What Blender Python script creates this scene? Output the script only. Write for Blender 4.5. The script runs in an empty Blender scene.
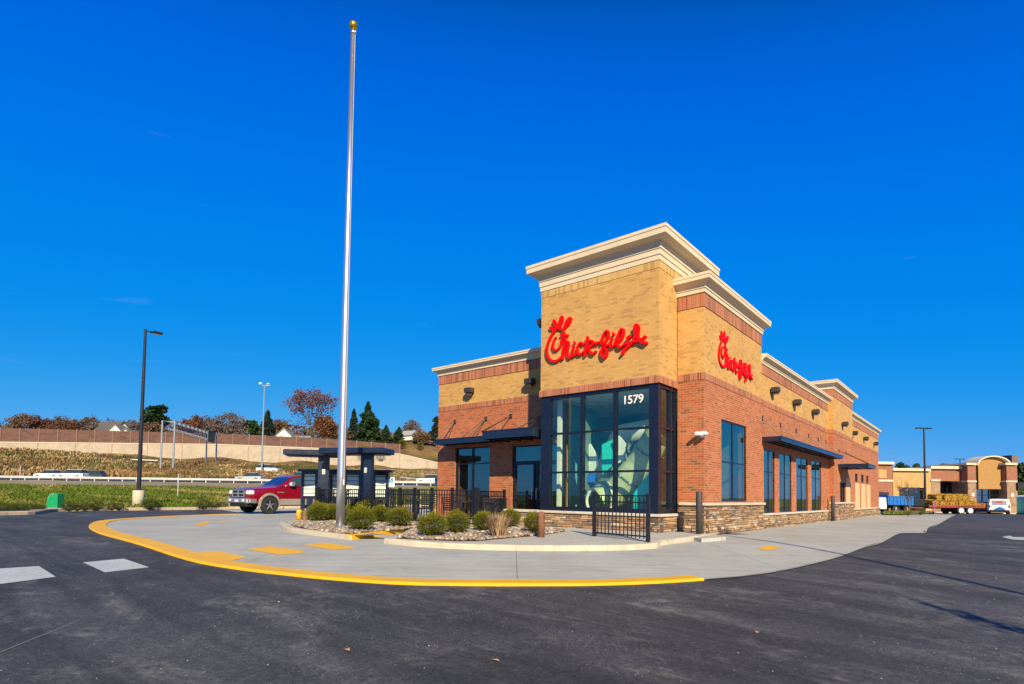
import bpy, math, random
from mathutils import Vector, Matrix, noise as mnoise
random.seed(7)
SC = bpy.context.scene
COL = SC.collection
PI = math.pi
R = math.radians

# ------------------------------------------------------------------ camera (measured)
CAM = Vector((6.889, -14.486, 1.103))
FWD = Vector((-0.64252544, 0.76499592, 0.04407159))
RGT = Vector((0.76605075, 0.64264096, 0.01337330))
UPV = Vector((0.01809169, -0.04235376, 0.99893886))
FPX = 564.147; PY = 342 + 128.164; YAW = -0.6986053
FH = Vector((math.sin(YAW), math.cos(YAW), 0)); RH = Vector((math.cos(YAW), -math.sin(YAW), 0))
cd = bpy.data.cameras.new('camera'); cam = bpy.data.objects.new('camera', cd); COL.objects.link(cam)
m = Matrix((RGT, UPV, -FWD)).transposed().to_4x4(); m.translation = CAM
cam.matrix_world = m
cd.sensor_width = 36; cd.lens = FPX * 36 / 1024; cd.shift_y = 128.164 / 1024
CR = -YAW
cd.clip_start = 0.05; cd.clip_end = 6000
SC.camera = cam

# ------------------------------------------------------------------ ground heights
def S(x):
    x = max(0.0, min(1.0, x)); return x * x * (3 - 2 * x)
def lerp(a, b, k): return a + (b - a) * k
def interp(x, xs, ys):
    if x <= xs[0]: return ys[0]
    for i in range(1, len(xs)):
        if x <= xs[i]: return lerp(ys[i-1], ys[i], (x - xs[i-1]) / (xs[i] - xs[i-1]))
    return ys[-1]
def st(x, y):
    dx = x - CAM.x; dy = y - CAM.y
    return dx * RH.x + dy * RH.y, dx * FH.x + dy * FH.y
def W(s, t):
    return (CAM.x + RH.x * s + FH.x * t, CAM.y + RH.y * s + FH.y * t)
WS = [-136, -85, -57, -34.5, -23, 10]
def wall_t(s): return interp(s, [-400, -136, -23, 10], [140, 150, 180, 186])
def wall_top(s): return interp(s, WS, [13.2, 14.5, 14.3, 13.3, 10.8, 9.5])
def wall_base(s): return interp(s, WS, [11.2, 10.2, 9.7, 9.1, 8.8, 8.6])
def left_h(s, t):
    if t < 34: return 0.0
    if t < 104: return interp(t, [34, 36, 60, 84, 87, 90, 104], [0, .12, 1.0, 2.15, 2.3, 2.75, 2.75])
    tw = wall_t(s)
    if t < tw: return lerp(2.75, wall_base(s), ((t - 104) / (tw - 104)) ** .9)
    up = 5.5 * S((s + 60) / 25) * S((t - tw) / 26) + 1.6 * S((t - tw) / 12)
    if t < tw + 9: return lerp(wall_base(s), wall_top(s), S((t - tw - 1.5) / 7))
    return wall_top(s) + up + 4 * S((t - 210) / 150)
def H(x, y):
    s, t = st(x, y)
    g = -(0.42 + .03 * max(0, min(s, 30))) * (1 - S(t / 15))
    if t > 30:
        w = S((s / t - .12) / .35)
        g += left_h(s, t) * (1 - w) - .5 * S((t - 36) / 44) * w
    return g
def ray(u, v): return FWD + RGT * ((u - 512) / FPX) - UPV * ((v - PY) / FPX)
def G(u, v, dz=0.0):
    d = ray(u, v); z = dz
    for _ in range(30):
        k = (z - CAM.z) / d.z; p = CAM + d * k
        z = .5 * z + .5 * (max(-1, min(.3, H(p.x, p.y))) + dz)
    return (p.x, p.y)
def Dp(u, v, t):
    d = ray(u, v); k = t / (d.x * FH.x + d.y * FH.y); return CAM + d * k
def Yp(u, v, y):
    d = ray(u, v); return CAM + d * ((y - CAM.y) / d.y)

# ------------------------------------------------------------------ mesh builder
class MB:
    def __init__(s):
        s.v = []; s.f = []; s.m = []; s.c = []; s.col = None; s.M = None; s.mi = 0; s.sm = []; s.smooth = False
    def add(s, vs, fs, mi=None):
        b = len(s.v)
        for q in vs:
            q = Vector(q)
            if s.M is not None: q = s.M @ q
            s.v.append(q)
        for f in fs:
            s.f.append([b + i for i in f]); s.m.append(s.mi if mi is None else mi); s.c.append(s.col); s.sm.append(s.smooth)
    def box(s, x0, x1, y0, y1, z0, z1, mi=None):
        s.add([(x0,y0,z0),(x1,y0,z0),(x1,y1,z0),(x0,y1,z0),(x0,y0,z1),(x1,y0,z1),(x1,y1,z1),(x0,y1,z1)],
              [(0,3,2,1),(4,5,6,7),(0,1,5,4),(1,2,6,5),(2,3,7,6),(3,0,4,7)], mi)
    def bev(s, x0, x1, y0, y1, z0, z1, b=.01, mi=None):
        # box with chamfered edges
        def ring(z, i): return [(x0+i+b*0,y0+b+i,z),(x0+b+i,y0+i,z),(x1-b-i,y0+i,z),(x1-i,y0+b+i,z),(x1-i,y1-b-i,z),(x1-b-i,y1-i,z),(x0+b+i,y1-i,z),(x0+i,y1-b-i,z)]
        vs = ring(z0, b) + ring(z0 + b, 0) + ring(z1 - b, 0) + ring(z1, b)
        fs = [tuple(range(7, -1, -1)), tuple(range(24, 32))]
        for k in range(3):
            for i in range(8):
                j = (i + 1) % 8; fs.append((k*8+i, k*8+j, k*8+8+j, k*8+8+i))
        s.add(vs, fs, mi)
    def tube(s, p0, p1, r0, r1=None, n=8, cap=True, mi=None):
        p0 = Vector(p0); p1 = Vector(p1); r1 = r0 if r1 is None else r1
        d = (p1 - p0)
        if d.length < 1e-6: return
        d.normalize()
        a = d.orthogonal().normalized(); b = d.cross(a)
        vs = []
        for (p, r) in ((p0, r0), (p1, r1)):
            for i in range(n):
                w = 2 * PI * i / n; vs.append(p + a * (r * math.cos(w)) + b * (r * math.sin(w)))
        fs = [(i, (i+1) % n, n + (i+1) % n, n + i) for i in range(n)]
        if cap: fs += [tuple(range(n-1, -1, -1)), tuple(range(n, 2*n))]
        s.add(vs, fs, mi)
    def lathe(s, prof, n=20, o=(0,0,0), ax='z', mi=None):
        vs = []
        for (r, h) in prof:
            for i in range(n):
                w = 2 * PI * i / n; c, q = r * math.cos(w), r * math.sin(w)
                vs.append((o[0]+c, o[1]+q, o[2]+h) if ax == 'z' else (o[0]+c, o[1]-h, o[2]+q) if ax == 'y' else (o[0]+h, o[1]+c, o[2]+q))
        fs = []
        for k in range(len(prof)-1):
            for i in range(n):
                j = (i+1) % n; fs.append((k*n+i, k*n+j, (k+1)*n+j, (k+1)*n+i))
        fs += [tuple(range(n-1,-1,-1)), tuple(range((len(prof)-1)*n, len(prof)*n))]
        s.add(vs, fs, mi)
    def prism(s, poly, z0, z1, mi=None):
        n = len(poly)
        vs = [(p[0], p[1], z0) for p in poly] + [(p[0], p[1], z1) for p in poly]
        s.add(vs, [tuple(range(n-1,-1,-1)), tuple(range(n, 2*n))] + [(i, (i+1) % n, n+(i+1) % n, n+i) for i in range(n)], mi)
    def prismy(s, poly, y0, y1, mi=None):      # poly in (x, z)
        n = len(poly)
        vs = [(p[0], y0, p[1]) for p in poly] + [(p[0], y1, p[1]) for p in poly]
        s.add(vs, [tuple(range(n)), tuple(range(2*n-1, n-1, -1))] + [(i, n+i, n+(i+1) % n, (i+1) % n) for i in range(n)], mi)
    def ball(s, c, r, sx=1, sy=1, sz=1, n=10, k=6, jit=0, mi=None):
        vs = [(c[0], c[1], c[2] - r*sz)]
        for j in range(1, k):
            ph = -PI/2 + PI*j/k
            for i in range(n):
                w = 2*PI*i/n; q = r * (1 + random.uniform(-jit, jit))
                vs.append((c[0]+q*sx*math.cos(ph)*math.cos(w), c[1]+q*sy*math.cos(ph)*math.sin(w), c[2]+q*sz*math.sin(ph)))
        vs.append((c[0], c[1], c[2] + r*sz)); e = len(vs)-1
        fs = [(0, 1+(i+1) % n, 1+i) for i in range(n)]
        for j in range(k-2):
            for i in range(n):
                a = 1+j*n+i; b = 1+j*n+(i+1) % n; fs.append((a, b, b+n, a+n))
        fs += [(e, 1+(k-2)*n+i, 1+(k-2)*n+(i+1) % n) for i in range(n)]
        s.add(vs, fs, mi)
    def quad(s, a, b, c, d, mi=None): s.add([a, b, c, d], [(0,1,2,3)], mi)
    def build(s, name, mats, parent=None, label=None, loc=None):
        me = bpy.data.meshes.new(name)
        me.from_pydata([tuple(q) for q in s.v], [], s.f)
        if not isinstance(mats, (list, tuple)): mats = [mats]
        for x in mats: me.materials.append(x)
        me.polygons.foreach_set('material_index', s.m)
        me.polygons.foreach_set('use_smooth', s.sm)
        if any(c is not None for c in s.c):
            at = me.color_attributes.new('tint', 'FLOAT_COLOR', 'CORNER')
            arr = []
            for p, c in zip(me.polygons, s.c):
                c = c or (1, 1, 1)
                arr += [c[0], c[1], c[2], 1.0] * p.loop_total
            at.data.foreach_set('color', arr)
        me.update()
        o = bpy.data.objects.new(name, me); COL.objects.link(o)
        if parent is not None: o.parent = parent
        if label: o['label'] = label
        if loc is not None: o.location = loc
        return o
def tag(o, label, cat, group=None, kind=None):
    o['label'] = label; o['category'] = cat
    if group: o['group'] = group
    if kind: o['kind'] = kind
    return o
def struct(o, label=None):
    o['kind'] = 'structure'
    if label: o['label'] = label
    return o
def thing(name, label, cat, loc=(0,0,0), rz=0, group=None):
    o = bpy.data.objects.new(name, None); COL.objects.link(o)
    o.location = loc; o.rotation_euler = (0, 0, rz); o.empty_display_size = .3
    return tag(o, label, cat, group)
def dup(root, loc, rz=None, label=None, group=None, scale=None):
    r = root.copy(); COL.objects.link(r); r.location = loc
    if rz is not None: r.rotation_euler = (0, 0, rz)
    if label: r['label'] = label
    if group: r['group'] = group
    if scale is not None: r.scale = scale if isinstance(scale, (tuple, list)) else (scale,)*3
    for ch in list(root.children):
        c = ch.copy(); COL.objects.link(c); c.parent = r
        for g in list(ch.children):
            q = g.copy(); COL.objects.link(q); q.parent = c
    return r

# ------------------------------------------------------------------ materials
class NT:
    def __init__(s, name):
        s.mat = bpy.data.materials.new(name); s.mat.use_nodes = True; s.t = s.mat.node_tree; s.n = s.t.nodes
        s.b = s.n['Principled BSDF']; s.out = s.n['Material Output']
    def node(s, ty, **kw):
        x = s.n.new(ty)
        for k, v in kw.items():
            if k.startswith('i_'):
                x.inputs[k[2:].replace('_', ' ')].default_value = v
            else: setattr(x, k, v)
        return x
    def link(s, a, b): s.t.links.new(a, b)
    def coord(s): return s.node('ShaderNodeTexCoord').outputs['Object']
    def noise(s, sc, det=4, rough=.55, vec=None, dist=0):
        x = s.node('ShaderNodeTexNoise'); x.inputs['Scale'].default_value = sc; x.inputs['Detail'].default_value = det
        x.inputs['Roughness'].default_value = rough; x.inputs['Distortion'].default_value = dist
        s.link(vec or s.coord(), x.inputs['Vector']); return x.outputs['Fac']
    def ramp(s, fac, stops, interp='LINEAR'):
        x = s.node('ShaderNodeValToRGB'); x.color_ramp.interpolation = interp
        e = x.color_ramp.elements
        while len(e) < len(stops): e.new(.5)
        for q, (p, c) in zip(e, stops):
            q.position = p; q.color = (c[0], c[1], c[2], 1) if isinstance(c, (tuple, list)) else (c, c, c, 1)
        s.link(fac, x.inputs['Fac']); return x.outputs['Color']
    def mix(s, fac, a, b, mode='MIX'):
        x = s.node('ShaderNodeMix'); x.data_type = 'RGBA'; x.blend_type = mode
        for sock, val in ((x.inputs['Factor'], fac), (x.inputs['A'], a), (x.inputs['B'], b)):
            pass
        ins = [i for i in x.inputs if i.type == 'RGBA']; f = [i for i in x.inputs if i.name == 'Factor' and i.type == 'VALUE'][0]
        for sock, val in ((f, fac), (ins[0], a), (ins[1], b)):
            if isinstance(val, (int, float)): sock.default_value = val if sock is f else (val, val, val, 1)
            elif isinstance(val, tuple): sock.default_value = (val[0], val[1], val[2], 1)
            else: s.link(val, sock)
        return [o for o in x.outputs if o.type == 'RGBA'][0]
    def math(s, op, a, b=None, c=None, clamp=False):
        x = s.node('ShaderNodeMath'); x.operation = op; x.use_clamp = clamp
        for i, val in enumerate((a, b, c)):
            if val is None: continue
            if isinstance(val, (int, float)): x.inputs[i].default_value = val
            else: s.link(val, x.inputs[i])
        return x.outputs[0]
    def bump(s, h, strength=.3, dist=.01):
        x = s.node('ShaderNodeBump'); x.inputs['Strength'].default_value = strength; x.inputs['Distance'].default_value = dist
        s.link(h, x.inputs['Height']); s.link(x.outputs['Normal'], s.b.inputs['Normal'])
    def base(s, c):
        if isinstance(c, tuple): s.b.inputs['Base Color'].default_value = (c[0], c[1], c[2], 1)
        else: s.link(c, s.b.inputs['Base Color'])
    def set(s, **k):
        for n, v in k.items(): s.b.inputs[n.replace('_', ' ')].default_value = v
        return s
def plain(name, c, rough=.6, metal=0, var=.12, sc=6, spec=.5, coat=0):
    n = NT(name); f = n.noise(sc, 5)
    lo = tuple(max(0, x * (1 - var)) for x in c); hi = tuple(min(1, x * (1 + var)) for x in c)
    n.base(n.ramp(f, [(.3, lo), (.7, hi)])); n.set(Roughness=rough, Metallic=metal)
    n.b.inputs['Specular IOR Level'].default_value = spec
    if coat: n.b.inputs['Coat Weight'].default_value = coat; n.b.inputs['Coat Roughness'].default_value = .05
    rr = n.ramp(f, [(.3, max(0, rough - .06)), (.7, min(1, rough + .06))]); n.link(rr, n.b.inputs['Roughness'])
    return n.mat
def wallvec(n, vertical=False):
    """(along wall, height) for faces whose normal is along x or y in object space"""
    tc = n.node('ShaderNodeTexCoord'); sp = n.node('ShaderNodeSeparateXYZ'); n.link(tc.outputs['Object'], sp.inputs[0])
    sn = n.node('ShaderNodeSeparateXYZ'); n.link(tc.outputs['Normal'], sn.inputs[0])
    ax = n.math('GREATER_THAN', n.math('ABSOLUTE', sn.outputs[0]), .7)
    al = n.math('ADD', n.math('MULTIPLY', sp.outputs[1], ax), n.math('MULTIPLY', sp.outputs[0], n.math('SUBTRACT', 1.0, ax)))
    cb = n.node('ShaderNodeCombineXYZ')
    n.link(al, cb.inputs[0]); n.link(sp.outputs[2], cb.inputs[1])
    return cb.outputs[0]
def brick(name, c1, c2, dark, mortar, bw=.203, bh=.0677, off=.5, zoff=0, darkamt=.1):
    n = NT(name); v = wallvec(n)
    mp = n.node('ShaderNodeMapping'); mp.inputs['Location'].default_value = (0, zoff, 0); n.link(v, mp.inputs[0]); v = mp.outputs[0]
    def bt(a, b, mo, bias=0):
        x = n.node('ShaderNodeTexBrick'); x.offset = off; x.squash = 1
        x.inputs['Scale'].default_value = 1; x.inputs['Brick Width'].default_value = bw; x.inputs['Row Height'].default_value = bh
        x.inputs['Mortar Size'].default_value = .0055; x.inputs['Mortar Smooth'].default_value = .25; x.inputs['Bias'].default_value = bias
        x.inputs['Color1'].default_value = (*a, 1); x.inputs['Color2'].default_value = (*b, 1); x.inputs['Mortar'].default_value = (*mo, 1)
        n.link(v, x.inputs['Vector']); return x
    A = bt(c1, c2, mortar); B = bt((0,0,0), (1,1,1), (0,0,0), 0)
    dk = n.ramp(B.outputs['Color'], [(1 - darkamt - .01, 0.0), (1 - darkamt, 1.0)])
    nz = n.noise(1.3, 4); nf = n.noise(60, 3)
    col = n.mix(dk, A.outputs['Color'], dark)
    col = n.mix(1.0, col, n.ramp(nz, [(.25, .86), (.75, 1.1)]), 'MULTIPLY')
    col = n.mix(1.0, col, n.ramp(nf, [(.25, .85), (.75, 1.12)]), 'MULTIPLY')
    n.base(col); n.set(Roughness=.85)
    h = n.math('ADD', n.math('MULTIPLY', A.outputs['Fac'], -1.0), n.math('MULTIPLY', nf, .35)); n.bump(h, .55, .008)
    return n.mat
MT = {}
MT['red'] = brick('red_brick', (.36,.085,.032), (.50,.15,.058), (.20,.085,.045), (.50,.32,.18), darkamt=.055)
MT['yel'] = brick('buff_brick', (.55,.30,.085), (.62,.36,.115), (.47,.25,.075), (.50,.31,.13), darkamt=.15)
MT['redS'] = brick('red_soldier_brick', (.38,.10,.045), (.50,.20,.10), (.26,.08,.04), (.45,.33,.22), bw=.0677, bh=.5, off=0, zoff=.03, darkamt=.25)
MT['yelS'] = brick('buff_soldier_brick', (.60,.36,.11), (.68,.44,.17), (.48,.27,.09), (.42,.29,.14), bw=.0677, bh=.5, off=0, zoff=.03, darkamt=.2)
MT['cap'] = plain('limestone_cap', (.56,.50,.40), .85, var=.1, sc=5)
MT['cor'] = plain('cream_cornice', (.66,.55,.40), .8, var=.05, sc=2)
MT['navy'] = plain('dark_bronze_metal', (.012,.020,.048), .26, 0, var=.15, sc=3)
MT['frame'] = plain('black_window_frame', (.009,.012,.028), .30, 0, var=.1)
MT['blk'] = plain('black_painted_steel', (.012,.013,.018), .4, 0, var=.2, sc=10)
MT['lampm'] = plain('bronze_lamp_metal', (.06,.05,.04), .4, .3, var=.2)
MT['roof'] = plain('roof_membrane', (.5,.5,.5), .9)
MT['signred'] = plain('red_sign_acrylic', (.82,.002,.004), .6, 0, var=.03, spec=.12)
MT['white'] = plain('white_plastic', (.8,.8,.8), .4, var=.04)
def stonemat():
    n = NT('ledge_stone'); a = n.node('ShaderNodeVertexColor'); a.layer_name = 'tint'
    nz = n.noise(14, 6, .65); col = n.mix(1.0, a.outputs['Color'], n.ramp(nz, [(.2, .6), (.8, 1.35)]), 'MULTIPLY')
    n.base(col); n.set(Roughness=.9); n.bump(n.noise(35, 6, .7), .7, .012); return n.mat
MT['stone'] = stonemat()
MT['rwm'] = None
def tintmat(name, rough=.8, sub=0, sc=8, var=.25):
    n = NT(name); a = n.node('ShaderNodeVertexColor'); a.layer_name = 'tint'
    nz = n.noise(sc, 4); n.base(n.mix(1.0, a.outputs['Color'], n.ramp(nz, [(.25, 1 - var), (.75, 1 + var)]), 'MULTIPLY')); n.set(Roughness=rough)
    if sub:
        n.b.inputs['Specular IOR Level'].default_value = .25
        tr = n.node('ShaderNodeBsdfTranslucent'); n.link(a.outputs['Color'], tr.inputs['Color'])
        mx = n.node('ShaderNodeMixShader'); mx.inputs[0].default_value = sub
        n.link(n.b.outputs[0], mx.inputs[1]); n.link(tr.outputs[0], mx.inputs[2]); n.link(mx.outputs[0], n.out.inputs['Surface'])
    return n.mat
MT['leaf'] = tintmat('foliage_leaves', .65, .25)
MT['pebble'] = tintmat('river_stones', .8, 0, 20)
MT['straw'] = tintmat('dry_grass_blades', .9, .2)
MT['bark'] = plain('tree_bark', (.10,.075,.055), .95, var=.35, sc=12)
def glass(name, tint, refl=.5, ior=1.5, rc=(.95,1,1)):
    n = NT(name); n.n.remove(n.b)
    gl = n.node('ShaderNodeBsdfGlossy'); gl.inputs['Roughness'].default_value = .012; gl.inputs['Color'].default_value = (*rc, 1)
    tr = n.node('ShaderNodeBsdfTransparent'); tr.inputs['Color'].default_value = (*tint, 1)
    ge = n.node('ShaderNodeNewGeometry'); dt = n.node('ShaderNodeVectorMath'); dt.operation = 'DOT_PRODUCT'; n.link(ge.outputs['Normal'], dt.inputs[0]); n.link(ge.outputs['Incoming'], dt.inputs[1])
    f5 = n.math('POWER', n.math('SUBTRACT', 1.0, n.math('ABSOLUTE', dt.outputs['Value']), clamp=True), 5.0)
    frs = n.math('ADD', .04, n.math('MULTIPLY', f5, .96))
    nz = n.noise(1.1, 2); bp = n.node('ShaderNodeBump'); bp.inputs['Strength'].default_value = .05; bp.inputs['Distance'].default_value = .02
    n.link(nz, bp.inputs['Height']); n.link(bp.outputs[0], gl.inputs['Normal'])
    f = n.math('ADD', frs, refl, clamp=True)
    mx = n.node('ShaderNodeMixShader'); n.link(f, mx.inputs[0]); n.link(tr.outputs[0], mx.inputs[1]); n.link(gl.outputs[0], mx.inputs[2])
    n.link(mx.outputs[0], n.out.inputs['Surface']); return n.mat
MT['glass'] = glass('tinted_glass', (.82,.97,.92), .09, rc=(.85,1,.72))
MT['glassd'] = glass('dark_reflective_glass', (.50,.64,.60), .20, rc=(.85,1,.78))
MT['carglass'] = glass('car_glass', (.25,.3,.32), .12)
def asphalt():
    n = NT('fresh_asphalt'); big = n.noise(.16, 5, .6); mid = n.noise(1.6, 6, .65); fine = n.noise(75, 4, .7); vf = n.noise(240, 2, .5)
    c = n.mix(n.ramp(big, [(.3, 0.0), (.7, 1.0)]), (.026,.027,.033), (.058,.058,.063))
    c = n.mix(1.0, c, n.ramp(mid, [(.25, .75), (.75, 1.3)]), 'MULTIPLY')
    c = n.mix(1.0, c, n.ramp(fine, [(.3, .62), (.5, 1.0), (.72, 1.6)]), 'MULTIPLY')
    # pale scuffs of concrete dust, stretched
    mp = n.node('ShaderNodeMapping'); mp.inputs['Rotation'].default_value = (0,0,R(-38)); mp.inputs['Scale'].default_value = (1, 1.9, 1); n.link(n.coord(), mp.inputs[0])
    sc = n.noise(.55, 9, .74, mp.outputs[0], .8); sc2 = n.noise(5, 8, .8); gr = n.noise(22, 5, .8); pf = n.noise(48, 4, .85)
    c = n.mix(1.0, c, n.ramp(gr, [(.36, .62), (.5, 1.0), (.64, 1.65)]), 'MULTIPLY')
    k = n.math('MULTIPLY', n.ramp(sc, [(.50, 0.0), (.66, 1.0)]), n.ramp(sc2, [(.42, 0.0), (.62, .8)]))
    k = n.math('MULTIPLY', k, n.ramp(pf, [(.36, .40), (.60, 1.0)]))
    k = n.math('MAXIMUM', k, n.math('MULTIPLY', n.ramp(n.noise(95, 3, .8), [(.60, 0.0), (.66, .9)]), n.ramp(n.noise(.9, 6, .7), [(.42, .1), (.6, 1.0)])))
    c = n.mix(k, c, (.26,.25,.24))
    vo = n.node('ShaderNodeTexVoronoi'); vo.inputs['Scale'].default_value = 24; n.link(n.coord(), vo.inputs['Vector'])
    sp = n.math('MULTIPLY', n.ramp(vo.outputs['Distance'], [(.10, .8), (.2, 0.0)]), n.ramp(n.noise(1.1, 6, .75), [(.50, 0.0), (.64, 1.0)]))
    c = n.mix(sp, c, (.42,.40,.38))
    # tyre sweeps
    mp2 = n.node('ShaderNodeMapping'); mp2.inputs['Rotation'].default_value = (0,0,R(20)); mp2.inputs['Scale'].default_value = (.25, 3.0, 1); n.link(n.coord(), mp2.inputs[0])
    ty = n.noise(.5, 3, .5, mp2.outputs[0], 1.6)
    c = n.mix(1.0, c, n.ramp(ty, [(.38, .82), (.5, 1.0), (.62, 1.22)]), 'MULTIPLY')
    n.base(c); n.set(Roughness=.78); n.b.inputs['Specular IOR Level'].default_value = .4
    n.bump(n.math('ADD', fine, n.math('MULTIPLY', vf, .5)), .6, .006); return n.mat
MT['asph'] = asphalt()
def concrete(name, a, b, joint=None, rot=0, loc=(0,0,0)):
    n = NT(name); mp0 = n.node('ShaderNodeMapping'); mp0.inputs['Rotation'].default_value = (0,0,rot); mp0.inputs['Location'].default_value = loc; n.link(n.coord(), mp0.inputs[0])
    c = n.mix(n.ramp(n.noise(.45, 6, .65), [(.3, 0.0), (.7, 1.0)]), a, b)
    c = n.mix(1.0, c, n.ramp(n.noise(38, 5, .7), [(.25, .86), (.75, 1.1)]), 'MULTIPLY')
    mp = n.node('ShaderNodeMapping'); mp.inputs['Scale'].default_value = (.35, 9, 1); n.link(mp0.outputs[0], mp.inputs[0])
    c = n.mix(1.0, c, n.ramp(n.noise(1.0, 5, .6, mp.outputs[0]), [(.3, .84), (.7, 1.10)]), 'MULTIPLY')
    st_ = n.math('MULTIPLY', n.ramp(n.noise(1.3, 8, .75), [(.55, 0.0), (.70, .45)]), 1.0); c = n.mix(st_, c, (.20,.18,.15))
    if joint:
        x = n.node('ShaderNodeTexBrick'); x.offset = 0; x.inputs['Scale'].default_value = 1; x.inputs['Brick Width'].default_value = joint
        x.inputs['Row Height'].default_value = joint; x.inputs['Mortar Size'].default_value = .007; x.inputs['Mortar Smooth'].default_value = .3
        n.link(mp0.outputs[0], x.inputs['Vector']); c = n.mix(x.outputs['Fac'], c, (.13,.125,.12))
    n.base(c); n.set(Roughness=.85); n.bump(n.noise(90, 4, .7), .25, .004); return n.mat
MT['pad'] = concrete('pale_concrete', (.345,.350,.325), (.46,.465,.43), 4.6, -CR, (-.66,1.2,0))
MT['walk'] = concrete('sidewalk_concrete', (.42,.41,.37), (.50,.49,.44), 1.8)
MT['kerb'] = concrete('kerb_concrete', (.50,.44,.33), (.60,.53,.41))
MT['kerbold'] = concrete('kerb_concrete_old', (.42,.33,.24), (.52,.42,.30))
def paint(name, c, under, wear=.62):
    n = NT(name); f = n.ramp(n.noise(22, 7, .75), [(wear, 0.0), (wear + .12, 1.0)])
    n.base(n.mix(f, n.mix(n.ramp(n.noise(2, 4), [(.3, 0.0), (.7, 1.0)]), c, tuple(x * .86 for x in c)), under)); n.set(Roughness=.6); n.bump(n.noise(60, 4), .3, .004); return n.mat
MT['ypaint'] = paint('yellow_road_paint', (.86,.46,.004), (.40,.33,.20), .61)
MT['wpaint'] = paint('white_road_paint', (.50,.53,.52), (.16,.16,.17), .55)
def grassmat(name, cols, sc1=.35, sc2=9, stretch=None):
    n = NT(name); v = n.coord()
    if stretch:
        mp = n.node('ShaderNodeMapping'); mp.inputs['Rotation'].default_value = (0,0,-YAW * 0 + R(40)); mp.inputs['Scale'].default_value = stretch; n.link(v, mp.inputs[0]); v = mp.outputs[0]
    a = n.noise(sc1, 6, .65, v); b = n.noise(sc2, 5, .7)
    k = len(cols); c = n.ramp(a, [(.28 + .44 * i / (k - 1), cols[i]) for i in range(k)])
    n.base(n.mix(1.0, c, n.ramp(b, [(.25, .6), (.75, 1.4)]), 'MULTIPLY')); n.set(Roughness=.95); n.b.inputs['Specular IOR Level'].default_value = .1
    n.bump(b, .6, .05); return n.mat
MT['grass'] = grassmat('mown_grass', [(.085,.15,.008), (.14,.20,.012), (.22,.22,.03), (.34,.26,.10)], .22, 5, (.25, 1, 1))
MT['dry'] = grassmat('dry_hillside', [(.06,.06,.02), (.13,.09,.04), (.20,.13,.06), (.26,.18,.09)], .18, 2.5)
MT['dirt'] = grassmat('dirt_ground', [(.10,.09,.04), (.08,.11,.03), (.16,.14,.06)], .1, 2)
MT['mulch'] = grassmat('brown_mulch', [(.05,.028,.018), (.09,.05,.03)], 2, 20)
# ------------------------------------------------------------------ world, sun
w = bpy.data.worlds.new('World'); SC.world = w; w.use_nodes = True
nt = w.node_tree; bg = nt.nodes['Background']
SUN_AZ = Vector((.768, -.640, 0)).normalized()      # horizontal direction towards the sun
SUN_EL = 29
sky = nt.nodes.new('ShaderNodeTexSky'); sky.sky_type = 'NISHITA'; sky.sun_disc = False
sky.sun_elevation = R(SUN_EL); sky.sun_rotation = math.atan2(SUN_AZ.x, SUN_AZ.y)
sky.air_density = 1.0; sky.dust_density = .25; sky.ozone_density = 3.5; sky.altitude = 100
EXPO = .57
# raw sky, graded with one RGB curve towards the deep polarised blue of the photograph
sc0 = nt.nodes.new('ShaderNodeVectorMath'); sc0.operation = 'SCALE'; sc0.inputs['Scale'].default_value = .05
cv = nt.nodes.new('ShaderNodeRGBCurve'); cm = cv.mapping; cm.extend = 'HORIZONTAL'
def setc(i, pts):
    c = cm.curves[i]
    c.points[0].location = pts[0]; c.points[1].location = pts[-1]
    for p in pts[1:-1]: c.points.new(*p)
setc(0, [(0, 0), (.067, .0), (.11, .006), (.162, .033), (.24, .10), (.314, .20), (.6, .3), (1, .5)])
setc(1, [(0, 0), (.045, .05), (.076, .141), (.119, .215), (.27, .345), (.413, .45), (1, .7)])
setc(2, [(0, 0), (.08, .11), (.115, .32), (.147, .73), (.219, .83), (.386, .85), (.6, .86), (1, .95)])
cm.update()
# faint high wisps
tcw = nt.nodes.new('ShaderNodeTexCoord'); mpw = nt.nodes.new('ShaderNodeMapping'); mpw.inputs['Scale'].default_value = (1.2, 1.2, 9); mpw.inputs['Rotation'].default_value = (.25, .18, 0)
nzw = nt.nodes.new('ShaderNodeTexNoise'); nzw.inputs['Scale'].default_value = 1.6; nzw.inputs['Detail'].default_value = 7; nzw.inputs['Roughness'].default_value = .62; nzw.inputs['Distortion'].default_value = .7
rpw = nt.nodes.new('ShaderNodeValToRGB'); rpw.color_ramp.elements[0].position = .64; rpw.color_ramp.elements[0].color = (0,0,0,1); rpw.color_ramp.elements[1].position = .82; rpw.color_ramp.elements[1].color = (.16,.16,.16,1)
mxw = nt.nodes.new('ShaderNodeMixRGB'); mxw.inputs['Color2'].default_value = (.55,.68,.90,1)
nt.links.new(tcw.outputs['Generated'], mpw.inputs[0]); nt.links.new(mpw.outputs[0], nzw.inputs['Vector']); nt.links.new(nzw.outputs['Fac'], rpw.inputs[0]); nt.links.new(rpw.outputs[0], mxw.inputs['Fac'])
sc1 = nt.nodes.new('ShaderNodeVectorMath'); sc1.operation = 'SCALE'; sc1.inputs['Scale'].default_value = 1 / (.15 * 2 ** EXPO)
nt.links.new(sky.outputs[0], sc0.inputs[0]); nt.links.new(sc0.outputs[0], cv.inputs['Color']); nt.links.new(cv.outputs[0], mxw.inputs['Color1']); nt.links.new(mxw.outputs[0], sc1.inputs[0]); nt.links.new(sc1.outputs[0], bg.inputs['Color'])
bg.inputs['Strength'].default_value = .15
sl = bpy.data.lights.new('sun', 'SUN'); sl.energy = 4.9; sl.angle = R(.53); sl.color = (1, .83, .52)
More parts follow.
